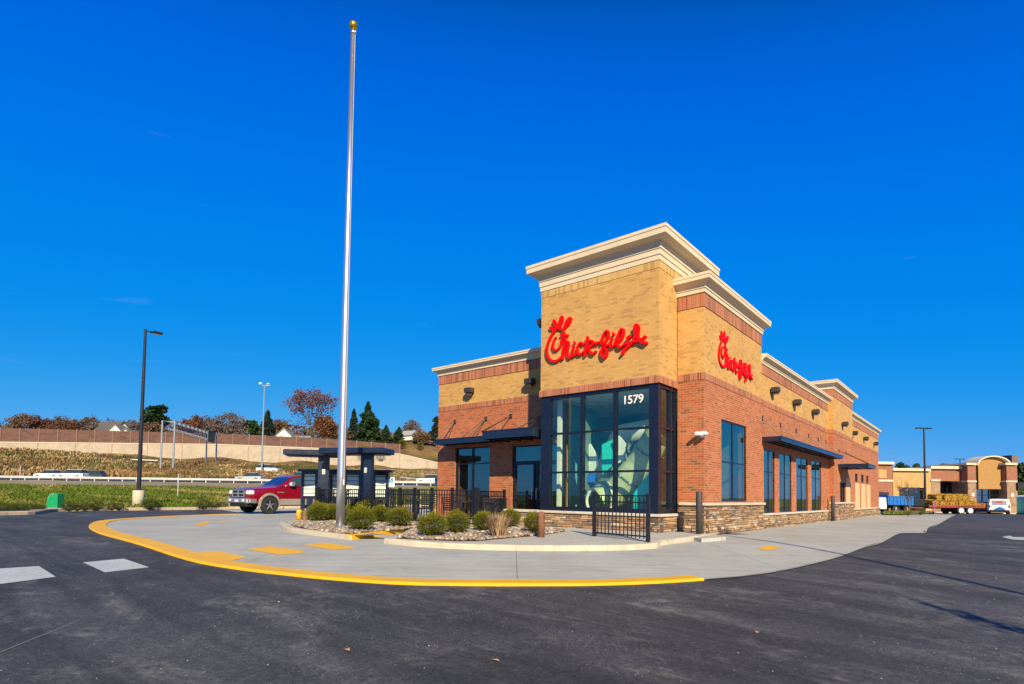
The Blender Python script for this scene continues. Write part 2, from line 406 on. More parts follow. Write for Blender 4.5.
so = bpy.data.objects.new('sun', sl); COL.objects.link(so)
ld = -(SUN_AZ * math.cos(R(SUN_EL)) + Vector((0, 0, math.sin(R(SUN_EL)))))
so.rotation_euler = ld.to_track_quat('-Z', 'Y').to_euler()
so.location = (20, -20, 40)
vs = SC.view_settings; vs.view_transform = 'Standard'; vs.look = 'None'; vs.exposure = EXPO; vs.gamma = 1
SC.cycles.max_bounces = 8; SC.cycles.transparent_max_bounces = 16

# ------------------------------------------------------------------ draped sheets
def axis(lo, hi, far):
    a = [float(x) for x in range(lo, hi + 1)]
    st_ = 2.0; x = hi
    while x < far: x += st_; st_ = min(st_ * 1.12, 200); a.append(x)
    st_ = 2.0; x = lo
    while x > -far: x -= st_; st_ = min(st_ * 1.12, 200); a.insert(0, x)
    return a
XS = axis(-60, 60, 3000); YS = axis(-40, 110, 3000)
HC = {}
def Hc(x, y):
    k = (round(x, 3), round(y, 3))
    if k not in HC: HC[k] = H(x, y)
    return HC[k]
def clip(poly, ax, val, keep_ge):
    out = []
    n = len(poly)
    for i in range(n):
        a, b = poly[i], poly[(i+1) % n]
        ia = (a[ax] >= val) == keep_ge or a[ax] == val; ib = (b[ax] >= val) == keep_ge or b[ax] == val
        if ia: out.append(a)
        if ia != ib:
            k = (val - a[ax]) / (b[ax] - a[ax]); q = [lerp(a[0], b[0], k), lerp(a[1], b[1], k)]; q[ax] = val; out.append(tuple(q))
    return out
def area(p): return sum(p[i][0]*p[(i+1) % len(p)][1] - p[(i+1) % len(p)][0]*p[i][1] for i in range(len(p))) / 2
def cellh(x, y, i, j):
    # height on the ground grid itself (bilinear inside cell)
    x0, x1, y0, y1 = XS[i], XS[i+1], YS[j], YS[j+1]
    fx = (x - x0) / (x1 - x0); fy = (y - y0) / (y1 - y0)
    return lerp(lerp(Hc(x0,y0), Hc(x1,y0), fx), lerp(Hc(x0,y1), Hc(x1,y1), fx), fy)
def sheet(name, poly, dz, mat, label=None, mb=None):
    poly = [tuple(p[:2]) for p in poly]
    if area(poly) < 0: poly = poly[::-1]
    own = mb is None; mb = mb or MB()
    ys = [p[1] for p in poly]; j0 = max(j for j in range(len(YS)) if YS[j] <= min(ys)); 
    for j in range(j0, len(YS) - 1):
        if YS[j] >= max(ys): break
        row = clip(clip(poly, 1, YS[j], True), 1, YS[j+1], False)
        if len(row) < 3: continue
        rx = [p[0] for p in row]
        for i in range(len(XS) - 1):
            if XS[i+1] <= min(rx) or XS[i] >= max(rx): continue
            c = clip(clip(row, 0, XS[i], True), 0, XS[i+1], False)
            d = []
            for q in c:
                if not d or abs(q[0]-d[-1][0]) + abs(q[1]-d[-1][1]) > 1e-5: d.append(q)
            if len(d) > 2 and abs(d[0][0]-d[-1][0]) + abs(d[0][1]-d[-1][1]) < 1e-5: d.pop()
            if len(d) < 3 or abs(area(d)) < 1e-6: continue
            mb.add([(q[0], q[1], cellh(q[0], q[1], i, j) + dz) for q in d], [tuple(range(len(d)))])
    if own:
        return struct(mb.build(name, mat), label)
# ground to the horizon
mb = MB(); nx, ny = len(XS), len(YS)
mb.v = [Vector((x, y, Hc(x, y) - .012)) for y in YS for x in XS]
for j in range(ny-1):
    for i in range(nx-1):
        mb.f.append([j*nx+i, j*nx+i+1, (j+1)*nx+i+1, (j+1)*nx+i]); mb.c.append(None); mb.sm.append(True)
        cx, cy = (XS[i]+XS[i+1])/2, (YS[j]+YS[j+1])/2; s_, t_ = st(cx, cy)
        mb.m.append(1 if (t_ > 104 and s_ < .3 * t_) else 2 if (33 < t_ < 105 and s_ < .3 * t_) else 0)
struct(mb.build('ground', [MT['dirt'], MT['dry'], MT['grass']]))

def px(pts, dz=0.0): return [G(u, v, dz) for u, v in pts]
# asphalt lot: everything on the near side of the back kerb
KB = px([(-60,517.5),(-25,516.6),(0,515.4),(35,514.4),(46,512.9),(58,511.6),(100,510.8),(160,510.2),(235,509.2),(300,508.4),(370,507.4),(440,506.6)])
lot = [W(-60, -35), W(-70, 10)] + KB + [W(2, 75), W(30, 84), W(90, 84), W(120, 60), W(60, -35)]
sheet('parking_lot', lot, 0.0, MT['asph'])
# concrete apron
PADC = px([(704,580),(740,577),(770,573),(800,567),(831,559.3),(845,554.5),(862,548),(880,543),(898.5,533.8),(922.5,533.6),(927,528),(938.5,524),(956,514.8)])
CUR = px([(704,580.6),(660,583.5),(610,585.4),(560,586.2),(480,586),(400,584.8),(330,580),(280,575),(240,570.2),(200,563.6),(172,556),(150,548.6),(125,541),(106,536),(95,532.2),(89,528),(91,524.2),(101,521.4),(130,518.9),(160,517.3),(190,515.9),(235,514.4)])
padpoly = PADC + [W(36, 50), W(6, 50), W(-6, 40), W(-17, 33), (CUR[-1][0]-1, CUR[-1][1]+.8)] + CUR[::-1]
sheet('concrete_drive', padpoly, .02, MT['pad'])
# smooth path helper
def smooth(pts, n=6):
    out = []
    P = [pts[0]] + list(pts) + [pts[-1]]
    for i in range(1, len(P) - 2):
        for k in range(n):
            t = k / n; p0, p1, p2, p3 = P[i-1], P[i], P[i+1], P[i+2]
            out.append(tuple(.5 * ((2*p1[a]) + (-p0[a]+p2[a])*t + (2*p0[a]-5*p1[a]+4*p2[a]-p3[a])*t*t + (-p0[a]+3*p1[a]-3*p2[a]+p3[a])*t**3) for a in range(len(p1))))
    out.append(tuple(pts[-1])); return out
def offset(path, d, closed=False):
    out = []; n = len(path)
    for i in range(n):
        a = path[i-1] if (i > 0 or closed) else None; b = path[i]; c = path[(i+1) % n] if (i < n-1 or closed) else None
        ns = []
        for p, q in ((a, b), (b, c)):
            if p is None or q is None: continue
            v = Vector((q[0]-p[0], q[1]-p[1]))
            if v.length < 1e-6: continue
            v.normalize(); ns.append(Vector((v.y, -v.x)))
        nn = sum(ns, Vector((0, 0)))
        if nn.length < 1e-4: nn = ns[0]
        nn.normalize(); k = 1 / max(.35, nn.dot(ns[0])); out.append((b[0] + nn.x * d * k, b[1] + nn.y * d * k))
    return out
def kerb(name, path, prof, mat, base=0.0, mb=None, ends=True):
    """prof: list of (outward offset, height); swept along draped path, outward = right-hand side"""
    own = mb is None; mb = mb or MB()
    ofs = {o: offset(path, o) for o, _ in prof}
    n = len(path); k = len(prof); vs = []
    for i in range(n):
        z = H(path[i][0], path[i][1]) + base
        for (o, h) in prof: vs.append((ofs[o][i][0], ofs[o][i][1], z + h))
    fs = []
    for i in range(n-1):
        for q in range(k-1): fs.append((i*k+q, (i+1)*k+q, (i+1)*k+q+1, i*k+q+1))
    if ends: fs += [tuple(range(k)), tuple(range((n-1)*k+k-1, (n-1)*k-1, -1))]
    mb.add(vs, fs)
    if own: return struct(mb.build(name, mat))
cur = smooth(CUR, 5)
# painted edge strip of the apron (path runs clockwise seen from above -> outward is asphalt side)
d_test = offset(cur, 1.0)
sgn = 1 if (Vector(d_test[40]) - CAM.xy).length < (Vector(cur[40]) - CAM.xy).length else -1
if sgn < 0: cur = cur[::-1]
kerb('yellow_kerb', cur, [(.0, -.02), (.0, .026), (-.015, .040), (-.42, .036), (-.42, -.02)], MT['ypaint'])
kerb('drive_edge', smooth(PADC, 3)[::(1 if sgn > 0 else -1)], [(.004, -.02), (.004, .018), (-.05, .0215)], MT['pad'])
# painted patches
def marks(name, polys, mat, dz):
    mb = MB()
    for q in polys: sheet(None, px(q, dz), dz, mat, mb=mb)
    return struct(mb.build(name, mat))
marks('yellow_road_marking', [[(183,554),(217,550.7),(247,557.3),(224.5,561.9)], [(246,549.2),(271,546),(305,551),(301,553.5),(279,554.7)],
      [(302.5,544.8),(324.4,542.5),(358.7,547.3),(333.7,550)], [(193,525.2),(208.7,520.4),(208.7,523.3),(202,525.7)],
      [(756,547.6),(770,545.8),(784,547.6),(766,550.3)], [(215,521.4),(230,520.6),(236,521.2),(222,522.2)]], MT['ypaint'], .0245)
marks('white_road_marking', [[(83,562.3),(123.8,558.6),(149.5,567.2),(104.7,572.2)], [(-55,571.8),(39,566),(55.6,576.7),(-35,588.5)],
      [(1002,536.6),(1010,535.6),(1013,536.9),(1040,537.5),(1040,540.6),(1014,539.6),(1008,538.6)]], MT['wpaint'], .005)
# thin chalk line and dust trail on the asphalt
marks('chalk_line', [[(-5,653.6),(80,619.6),(80.5,620.0),(-5,654.6)]], plain('chalk', (.16,.16,.17), .9), .004)
# back kerb and verge
kb = smooth(KB, 4)
kt = offset(kb, 1.0); 
if (Vector(kt[10]) - CAM.xy).length > (Vector(kb[10]) - CAM.xy).length: kb = kb[::-1]
kerb('back_kerb', kb, [(.0, -.02), (.0, .12), (-.03, .15), (-.55, .15), (-.55, -.02)], MT['kerbold'])

# ---- raised islands in front of the building
A_front = px([(280.5,525.5),(281,529),(284,531.2),(290,532.9),(303,534.8),(318,536.7),(335,538.8),(349,540.7),(352,540.9)])
A_side = px([(352,540.9),(376,537.6),(400,534.2),(412,532)])
B_front = px([(384,544.2),(410,547),(440,549.2),(480,550.8),(520,551.6),(560,552),(600,551.7),(630,551),(648,550),(658,548.6),(662,546.3)])
cornerR = (1.25, -.9)
islpoly = A_front + A_side[1:] + [G(400,540,0.0)] + B_front + [cornerR, (1.2, .6), (.5, .9), (-.3, .6), (-4, .6), (-6, 1.1), (-10.5, 1.1), (-13.6, 3.2), (-14.2, -2.4), (-12.2, -3.6)]
sheet('sidewalk', islpoly, .125, MT['walk'])
KPROF = [(.0, -.02), (.0, .105), (-.012, .13), (-.03, .135), (-.17, .135), (-.17, .10)]
def outward(path):
    o = offset(path, 1.0); m_ = len(path)//2
    return path if (Vector(o[m_]) - CAM.xy).length < (Vector(path[m_]) - CAM.xy).length else path[::-1]
kerb('kerb', outward(smooth([(-14.2,-2.4),(-12.2,-3.6)] + A_front, 5)), KPROF, MT['kerb'])
kerb('yellow_ramp_kerb', smooth(A_side, 4), KPROF, MT['ypaint'], .002)
kerb('kerb', outward(smooth(B_front + [cornerR, (1.2,.6)], 5)), KPROF, MT['kerb'])
# low landing beside the pier
mb = MB(); mb.prism([(.95,-.35),(1.55,-.9),(1.75,.2),(1.15,1.1)], -.05, .10); struct(mb.build('landing', MT['walk']))

# ---- planting beds with river stones
bedA = px([(290.5,524.2),(294,526.6),(310,530.0),(327,532.2),(346,534.4),(353,534.3),(376,532.2),(402,529.6),(420,527),(430,522),(400,521),(380,519.5),(340,518),(310,519.5)], .13)
bedB = px([(396,538.2),(425,539.8),(455,541.0),(478,541.0),(509,538),(536,535.8),(556,533),(566,531),(548,528.5),(520,526),(480,526),(450,526),(424,529),(405,534)], .13)
mbm = MB(); 
for b in (bedA, bedB): sheet(None, b, .132, None, mb=mbm)
struct(mbm.build('planting_bed', MT['mulch']))
def inside(p, poly):
    c = False; n = len(poly)
    for i in range(n):
        a, b = poly[i], poly[(i+1) % n]
        if (a[1] > p[1]) != (b[1] > p[1]) and p[0] < (b[0]-a[0])*(p[1]-a[1])/(b[1]-a[1]) + a[0]: c = not c
    return c
mb = MB(); mb.smooth = False
SCOL = [(.30,.24,.19),(.38,.31,.25),(.20,.15,.12),(.34,.22,.16),(.50,.46,.40),(.15,.12,.10),(.28,.25,.22),(.22,.17,.10)]
for poly, cnt in ((bedA, 4200), (bedB, 3600)):
    xs = [p[0] for p in poly]; ys = [p[1] for p in poly]; k = 0
    while k < cnt:
        p = (random.uniform(min(xs), max(xs)), random.uniform(min(ys), max(ys)))
        if not inside(p, poly): continue
        k += 1; r = random.uniform(.02, .055); b = random.choice(SCOL); q = random.uniform(.7, 1.15)
        mb.col = tuple(c*q for c in b)
        mb.ball((p[0], p[1], H(*p) + .135 + r*.35 + random.uniform(0, .02)), r, random.uniform(.8,1.3), random.uniform(.8,1.3), .65, 6, 4, .16)
tag(mb.build('river_stones', MT['pebble']), 'rounded grey and pink river stones covering the planting beds', 'stones', kind='stuff')
# ---- loose grit on the asphalt
mb = MB()
for k in range(2200):
    t = 1.8 + 9.5 * random.random() ** 1.2; s = random.uniform(-1.0, 1.0) * t * .98; x, y = W(s, t)
    if inside((x, y), padpoly): continue
    n_ = mnoise.noise((x*.5, y*.5, 3))
    if random.random() > .35 + n_ * 1.3: continue
    q = random.uniform(.25, .9); mb.col = (.46*q, .44*q, .42*q); r = random.uniform(.002, .007) if random.random() < .96 else random.uniform(.008, .014)
    mb.ball((x, y, H(x, y) + r*.4), r, 1.2, 1, .6, 5, 3, .2)
tag(mb.build('loose_grit', MT['pebble']), 'pale loose grit scattered over the dark asphalt', 'gravel', kind='stuff')
# a few dead leaves on the asphalt
lm = MB(); lm.add([(0,0,.004),(.03,-.02,.012),(.07,0,.006),(.03,.025,.016)], [(0,1,2),(0,2,3)])
leafm = plain('dead_leaf', (.45,.25,.10), .8)
for i, (u, v, lb) in enumerate([(344,650,'tan fallen leaf on the asphalt near the bottom of the photo'), (757,634,'small pale fallen leaf on asphalt, farther right'), (500,662,'small fallen leaf on asphalt at the bottom middle')]):
    x, y = G(u, v); o = lm.build('fallen_leaf', leafm, loc=(x, y, H(x, y) + .002)); o.rotation_euler.z = i * 1.7; o.scale = (1.3, 1.3, 1.3); tag(o, lb, 'leaf', 'leaves on the asphalt')
# ---- highway
vg = [W(-240, 70), W(-10, 74), W(-14, 87.8), W(-240, 87.8)]
sheet('highway_verge', vg, .03, grassmat('verge_grass', [(.16,.15,.07), (.26,.21,.13), (.30,.25,.19), (.20,.20,.06)], .15, 4, (.15, 1, 1)))
hw = [W(-240, 88), W(30, 88), W(30, 104), W(-240, 104)]
sheet('highway', hw, .06, MT['asph'])
# ================================================================== RESTAURANT
TX, TD = -4.113, 3.3            # tower left edge, tower depth
PX_, PY0, PY1 = .81, 1.192, 6.594  # pier face, front, end
MX = .77                        # long wall face
QX, QY0, QY1 = 1.0, 17.877, 23.365
EY = 35.477; WX = -10.331; WY = 1.263
def Xp(u, v, x):
    d = ray(u, v); return CAM + d * ((x - CAM.x) / d.x)
bld = thing('restaurant_building', 'brick restaurant with glazed corner tower and red script signs', 'building')
def PF(c): return lambda a, d, z: (a, c + d, z)          # faces -y
def PR(c): return lambda a, d, z: (c - d, a, z)          # faces +x
def PL(c): return lambda a, d, z: (c + d, a, z)          # faces -x
def PB(c): return lambda a, d, z: (a, c - d, z)          # faces +y
def pbox(mb, P, a0, a1, d0, d1, z0, z1, mi=None):
    p = P(a0, d0, z0); q = P(a1, d1, z1)
    mb.box(min(p[0],q[0]), max(p[0],q[0]), min(p[1],q[1]), max(p[1],q[1]), min(z0,z1), max(z0,z1), mi)
def wall(mb, P, a0, a1, bands, openings=(), depth=.22, thick=.3):
    """bands: [(z0, z1, mat index)]; openings: (a0, a1, z0, z1)"""
    cut_a = sorted({a0, a1} | {x for o in openings for x in o[:2]}); cut_z = sorted({b for q in bands for b in q[:2]} | {x for o in openings for x in o[2:]})
    for i in range(len(cut_a)-1):
        for j in range(len(cut_z)-1):
            am = (cut_a[i]+cut_a[i+1])/2; zm = (cut_z[j]+cut_z[j+1])/2
            if any(o[0] < am < o[1] and o[2] < zm < o[3] for o in openings): continue
            mi = [b[2] for b in bands if b[0] <= zm <= b[1]]
            if not mi: continue
            A, B, z, Z = cut_a[i], cut_a[i+1], cut_z[j], cut_z[j+1]
            mb.add([P(A,0,z), P(B,0,z), P(B,0,Z), P(A,0,Z)], [(0,1,2,3)], mi[0])
            mb.add([P(A,thick,z), P(B,thick,z), P(B,thick,Z), P(A,thick,Z)], [(3,2,1,0)], mi[0])
    for (A, B, z, Z) in openings:
        for e in ((A,z,A,Z),(B,z,B,Z),(A,Z,B,Z),(A,z,B,z)):
            zs = sorted({e[1], e[3]} | {b for q in bands for b in q[:2] if min(e[1],e[3]) < b < max(e[1],e[3])})
            if len(zs) < 2: zs = [e[1], e[3]]
            for k in range(len(zs)-1):
                mi = ([b[2] for b in bands if b[0] <= (zs[k]+zs[k+1])/2 <= b[1]] or [0])[0]
                mb.add([P(e[0],0,zs[k]), P(e[2],0,zs[k+1]), P(e[2],thick,zs[k+1]), P(e[0],thick,zs[k])], [(0,1,2,3)], mi)
def sweep(mb, path, prof, closed=False, mi=None):
    ofs = {}
    for o, _ in prof:
        if o not in ofs: ofs[o] = offset(path, o, closed)
    n = len(path); k = len(prof); vs = []
    for i in range(n):
        for (o, z) in prof: vs.append((ofs[o][i][0], ofs[o][i][1], z))
    fs = []
    for i in range(n if closed else n-1):
        j = (i+1) % n
        for q in range(k-1): fs.append((i*k+q, j*k+q, j*k+q+1, i*k+q+1))
    if not closed: fs += [tuple(range(k)), tuple(range((n-1)*k+k-1, (n-1)*k-1, -1))]
    mb.add(vs, fs, mi)
def offset(path, d, closed=False):        # mitred exactly
    out = []; n = len(path)
    for i in range(n):
        ns = []
        for p, q in ((path[i-1] if (i > 0 or closed) else None, path[i]), (path[i], path[(i+1) % n] if (i < n-1 or closed) else None)):
            if p is None or q is None: continue
            v = Vector((q[0]-p[0], q[1]-p[1]))
            if v.length < 1e-6: continue
            v.normalize(); ns.append(Vector((v.y, -v.x)))
        nn = ns[0] if len(ns) == 1 else (ns[0] + ns[1])
        if nn.length < 1e-4: nn = ns[0]
        nn.normalize(); k = 1 / max(.3, nn.dot(ns[0])); out.append((path[i][0] + nn.x*d*k, path[i][1] + nn.y*d*k))
    return out
BR = [MT['red'], MT['yel']]
low = [(-.3, 4.473, 0), (4.473, 5.80, 1)]
# windows and openings
def wx(u, v=470): return Xp(u, v, MX).y
MAINW = [(wx(763.8), wx(775.2)), (wx(779.2), wx(792)), (wx(796.2), wx(808.2)), (wx(811.4), wx(821.5))]
MAINW = [(a, b, .555, 2.90) for a, b in MAINW]
PW = (2.55, 4.95, .99, 3.49)
SQ = [(wx(855), wx(858)), (wx(861), wx(864)), (wx(866.2), wx(868.6))]
mb = MB()
# tower
wall(mb, PF(0), TX, 0, [(4.278, 8.35, 1)]); wall(mb, PR(0), 0, TD, [(4.278, 8.35, 1)]); wall(mb, PL(TX), 0, TD, [(4.278, 8.35, 1)]); wall(mb, PB(TD), TX, 0, [(4.278, 8.35, 1)])
t_ = mb.build('tower_wall', BR, bld, 'buff brick upper wall of the corner tower')
mb = MB()
wall(mb, PF(PY0), .02, PX_, [(.3, 4.473, 0), (4.473, 7.25, 1)]); wall(mb, PR(PX_), PY0, PY1, [(.3, 4.473, 0), (4.473, 7.25, 1)], [PW])
wall(mb, PB(PY1), -3, PX_, [(4.473, 7.25, 1)]); wall(mb, PL(-3), TD, PY1, [(5.7, 7.25, 1)])
mb.build('pier_wall', BR, bld)
mb = MB()
wall(mb, PR(MX), PY1, QY0, [(.3, 4.473, 0), (4.473, 6.15, 1)], MAINW)
wall(mb, PR(MX), QY1, EY, [(-.4, 4.473, 0), (4.473, 6.15, 1)], [(a, b, 2.2, 2.72) for a, b in SQ])
wall(mb, PB(EY), WX, MX, [(-.4, 4.473, 0), (4.473, 6.15, 1)]); wall(mb, PL(WX), WY, EY, [(-.4, 4.473, 0), (4.473, 6.15, 1)])
wall(mb, PF(WY), WX, TX, [(-.3, 4.473, 0), (4.473, 6.15, 1)], [(-9.33, -7.44, .14, 2.95), (-6.35, -4.25, .14, 2.90)])
mb.build('long_wall', BR, bld)
mb = MB()
qw = (19.5, 20.95, .95, 2.05)
wall(mb, PF(QY0), -2, QX, [(.3, 4.473, 0), (4.473, 6.95, 1)]); wall(mb, PR(QX), QY0, QY1, [(.3, 4.473, 0), (4.473, 6.95, 1)], [qw]); wall(mb, PB(QY1), -2, QX, [(-.3, 4.473, 0), (4.473, 6.95, 1)]); wall(mb, PL(-2), QY0, QY1, [(5.7, 6.95, 1)])
mb.build('rear_pier_wall', BR, bld)
mb = MB()
for r in ((TX+.02, -.02, .02, TD-.02, 8.25), (-2.98, PX_-.02, PY0+.02, PY1-.02, 7.1), (-1.98, QX-.02, QY0+.02, QY1-.02, 6.85), (WX+.02, MX-.02, WY+.3, EY-.02, 5.75)):
    mb.box(r[0], r[1], r[2], r[3], r[4]-.05, r[4])
mb.build('roof', MT['roof'], bld)
# soldier courses
def band(path, z0, z1, m, o=.014, closed=False):
    mb = MB(); sweep(mb, path, [(.0, z0), (o, z0), (o, z1), (.0, z1)], closed); mb.build('soldier_course', m, bld)
RECT = lambda x0, x1, y0, y1: [(x0, y0), (x1, y0), (x1, y1), (x0, y1)]
towR = RECT(TX, 0, 0, TD); pieR = RECT(-3, PX_, PY0, PY1); quR = RECT(-2, QX, QY0, QY1)
long1 = [(MX, PY1), (MX, QY0)]; long2 = [(MX, QY1), (MX, EY), (WX, EY), (WX, WY), (TX, WY)]
band(towR, 4.278, 4.488, MT['redS'], .03, True); band(towR, 7.525, 7.75, MT['yelS'], .012, True)
band([(0, PY0), (PX_, PY0), (PX_, PY1), (MX, PY1), (MX, QY0), (QX, QY0), (QX, QY1), (MX, QY1), (MX, EY), (WX, EY), (WX, WY), (TX, WY)], 4.473, 4.673, MT['redS'])
pp = [(-3, PY1), (-3, TD), (-.0, TD), (-.0, PY0), (PX_, PY0), (PX_, PY1)]
band([(0, PY0), (PX_, PY0), (PX_, PY1), (-3, PY1)], 6.631, 6.99, MT['redS'])
band(long1, 5.654, 5.97, MT['redS']); band(long2, 5.654, 5.97, MT['redS']); band(quR, 6.415, 6.75, MT['redS'], closed=True)
# thin shadow-line courses under the bands
def course(path, z, closed=False):
    mb = MB(); sweep(mb, path, [(.0, z-.05), (.022, z-.05), (.022, z), (.0, z)], closed); mb.build('brick_course', MT['redS'], bld)
course([(0, PY0), (PX_, PY0), (PX_, PY1), (-3, PY1)], 6.631); course(long1, 5.654); course(long2, 5.654); course(quR, 6.415, True)
# cornices
def cornice(path, zb, zt, o, closed=False, big=False):
    mb = MB(); h = zt - zb
    if big:
        prof = [(.0, zb), (.03, zb), (.03, zb+.14), (.055, zb+.15), (.055, zb+.30), (.08, zb+.31), (.08, zb+.42), (.115, zb+.43), (.115, zb+.49), (.16, zb+.52), (o-.13, zt-.29), (o-.03, zt-.245), (o, zt-.245), (o, zt-.10), (o+.018, zt-.09), (o+.018, zt), (-.3, zt+.01)]
    else:
        prof = [(.0, zb), (.045, zb), (.045, zb+h*.22), (.07, zb+h*.24), (.07, zb+h*.38), (.09, zb+h*.42), (o-.05, zb+h*.60), (o-.02, zb+h*.60), (o, zb+h*.62), (o, zb+h*.82), (o+.014, zb+h*.84), (o+.014, zt), (-.3, zt+.008)]
    sweep(mb, path, prof, closed); mb.build('cornice', MT['cor'], bld)
cornice(towR, 7.745, 8.56, .36, True, True)
cornice([(0, PY0), (PX_, PY0), (PX_, PY1), (-3, PY1)], 6.985, 7.47, .26)
cornice(long1, 5.965, 6.29, .21); cornice(long2, 5.965, 6.29, .21); cornice(quR, 6.745, 7.18, .26, True)
# roof hatch parapet back faces are the wall thickness; stone base
def stones(name, runs, label=None):
    mb = MB(); SC_ = [(.36,.22,.12),(.44,.28,.16),(.30,.19,.12),(.50,.37,.24),(.24,.17,.12),(.40,.22,.11),(.55,.43,.30),(.34,.27,.20),(.20,.14,.11),(.46,.25,.13)]
    mb.col = (.10, .07, .05)
    for (P, a0, a1, z0, z1) in runs: pbox(mb, P, a0, a1, -.012, .2, z0, z1)
    for (P, a0, a1, z0, z1) in runs:
        z = z0
        while z < z1 - .01:
            h = min(random.choice((.035, .05, .06, .075, .09)), z1 - z)
            if z1 - z - h < .03: h = z1 - z
            a = a0
            while a < a1 - .01:
                l = min(random.uniform(.10, .42), a1 - a)
                if a1 - a - l < .06: l = a1 - a
                c = random.choice(SC_); q = random.uniform(.7, 1.25); mb.col = tuple(x*q for x in c); d = random.uniform(.03, .065)
                g_ = .005
                p = [P(a+g_, 0, z+g_), P(a+l-g_, 0, z+g_), P(a+l-g_, 0, z+h-g_), P(a+g_, 0, z+h-g_)]
                j = lambda: random.uniform(-.008, .008)
                f = [P(a+g_+j()+.006, -d+j(), z+g_+.004), P(a+l-g_+j()-.006, -d+j(), z+g_+.004), P(a+l-g_+j()-.006, -d+j(), z+h-g_-.004), P(a+g_+j()+.006, -d+j(), z+h-g_-.004)]
                mb.add(p + f, [(4,5,6,7),(0,1,5,4),(1,2,6,5),(2,3,7,6),(3,0,4,7)])
                a += l
            z += h
    mb.build(name, MT['stone'], bld, label)
stones('stone_base', [(PF(0), -5.59, .05, -.12, .555), (PR(0), -.05, PY0-.04, -.12, .555)])
stones('stone_base', [(PF(PY0), .06, PX_+.05, -.1, .875), (PR(PX_), PY0-.05, PY1, -.1, .875), (PB(PY1), MX, PX_, .3, .875)])
stones('stone_base', [(PR(MX), PY1, QY0-.06, -.1, .49)])
stones('stone_base', [(PF(QY0), MX, QX+.05, -.1, .875), (PR(QX), QY0-.05, QY1, -.1, .875)])
stones('stone_base', [(PR(MX), QY1, EY, -.45, .49)])
mb = MB(); mb.box(-5.6, TX, .0, .32, -.1, .555); mb.build('low_wall', MT['red'], bld)
def capp(path, z0, z1, o=.10):
    mb = MB(); sweep(mb, path, [(-.28, z0), (o-.012, z0), (o, z0+.01), (o, z1-.012), (o-.012, z1), (-.28, z1+.006)]); mb.build('stone_cap', MT['cap'], bld)
capp([(-5.59, 0), (0, 0), (0, PY0-.05)], .555, .632)
capp([(.1, PY0), (PX_, PY0), (PX_, PY1+.05)], .875, .955); capp([(MX, PY1+.06), (MX, QY0-.11)], .49, .562, .11)
capp([(MX+.03, QY0), (QX, QY0), (QX, QY1+.08)], .875, .955); capp([(MX, QY1+.1), (MX, EY)], .49, .562, .11)

# ---- glazing
def window(P, a0, a1, z0, z1, vs_, hs_, d=.10, pr=.05, fw=.05, gm='glassd', name='window', label=None):
    mb = MB()
    for (A, B) in ((a0, a0+fw), (a1-fw, a1)): pbox(mb, P, A, B, d-pr, d+.06, z0, z1)
    for (Z, Y) in ((z0, z0+fw), (z1-fw, z1)): pbox(mb, P, a0+fw, a1-fw, d-pr, d+.06, Z, Y)
    for x in vs_: pbox(mb, P, x-fw/2, x+fw/2, d-pr-.002, d+.05, z0+fw, z1-fw)
    xs = [a0+fw] + [q for x in vs_ for q in (x-fw/2, x+fw/2)] + [a1-fw]
    for z in hs_:
        for i in range(0, len(xs), 2): pbox(mb, P, xs[i], xs[i+1], d-pr+.005, d+.045, z-fw*.45, z+fw*.45)
    f = mb.build(name, MT['frame'], bld, label)
    g = MB()
    g.add([P(a0+fw*.5, d, z0+fw*.5), P(a1-fw*.5, d, z0+fw*.5), P(a1-fw*.5, d, z1-fw*.5), P(a0+fw*.5, d, z1-fw*.5)], [(0,1,2,3)])
    g.build('pane', MT[gm], f); return f
for (a, b, z, Z) in MAINW: window(PR(MX), a, b, z, Z, [a + (b-a)*.5], [2.08], d=.05, pr=.015)
window(PR(PX_), *PW, [3.66], [2.21], d=.06, pr=.02)
window(PR(QX), qw[0], qw[1], qw[2], qw[3], [20.2], [], d=.08)
for a, b in SQ: window(PR(MX), a, b, 2.2, 2.72, [], [], d=.1, fw=.04)
window(PF(WY), -9.33, -7.44, .14, 2.95, [-8.42], [2.31], d=.12, gm='glassd')
dm = window(PF(WY), -6.35, -4.25, .14, 2.90, [], [2.31], d=.12, name='door_frame', gm='glassd')
dr = MB()
for (A, B) in ((-6.30, -5.33), (-5.27, -4.30)):
    for (x0, x1) in ((A, A+.07), (B-.07, B)): pbox(dr, PF(WY), x0, x1, .06, .115, .16, 2.28)
    for (z0, z1) in ((.16, .34), (2.20, 2.28), (1.05, 1.12)): pbox(dr, PF(WY), A+.07, B-.07, .065, .11, z0, z1)
dr = dr.build('door', MT['frame'], bld)
hm = MB()
for x in (-5.40, -5.20):
    hm.tube((x, WY-.02, .95), (x, WY-.02, 1.35), .015, n=8); hm.tube((x, WY+.06, .97), (x, WY-.02, .97), .012, n=6); hm.tube((x, WY+.06, 1.33), (x, WY-.02, 1.33), .012, n=6)
hm.build('handle', plain('brushed_handle', (.6,.6,.6), .3, 1), dr)
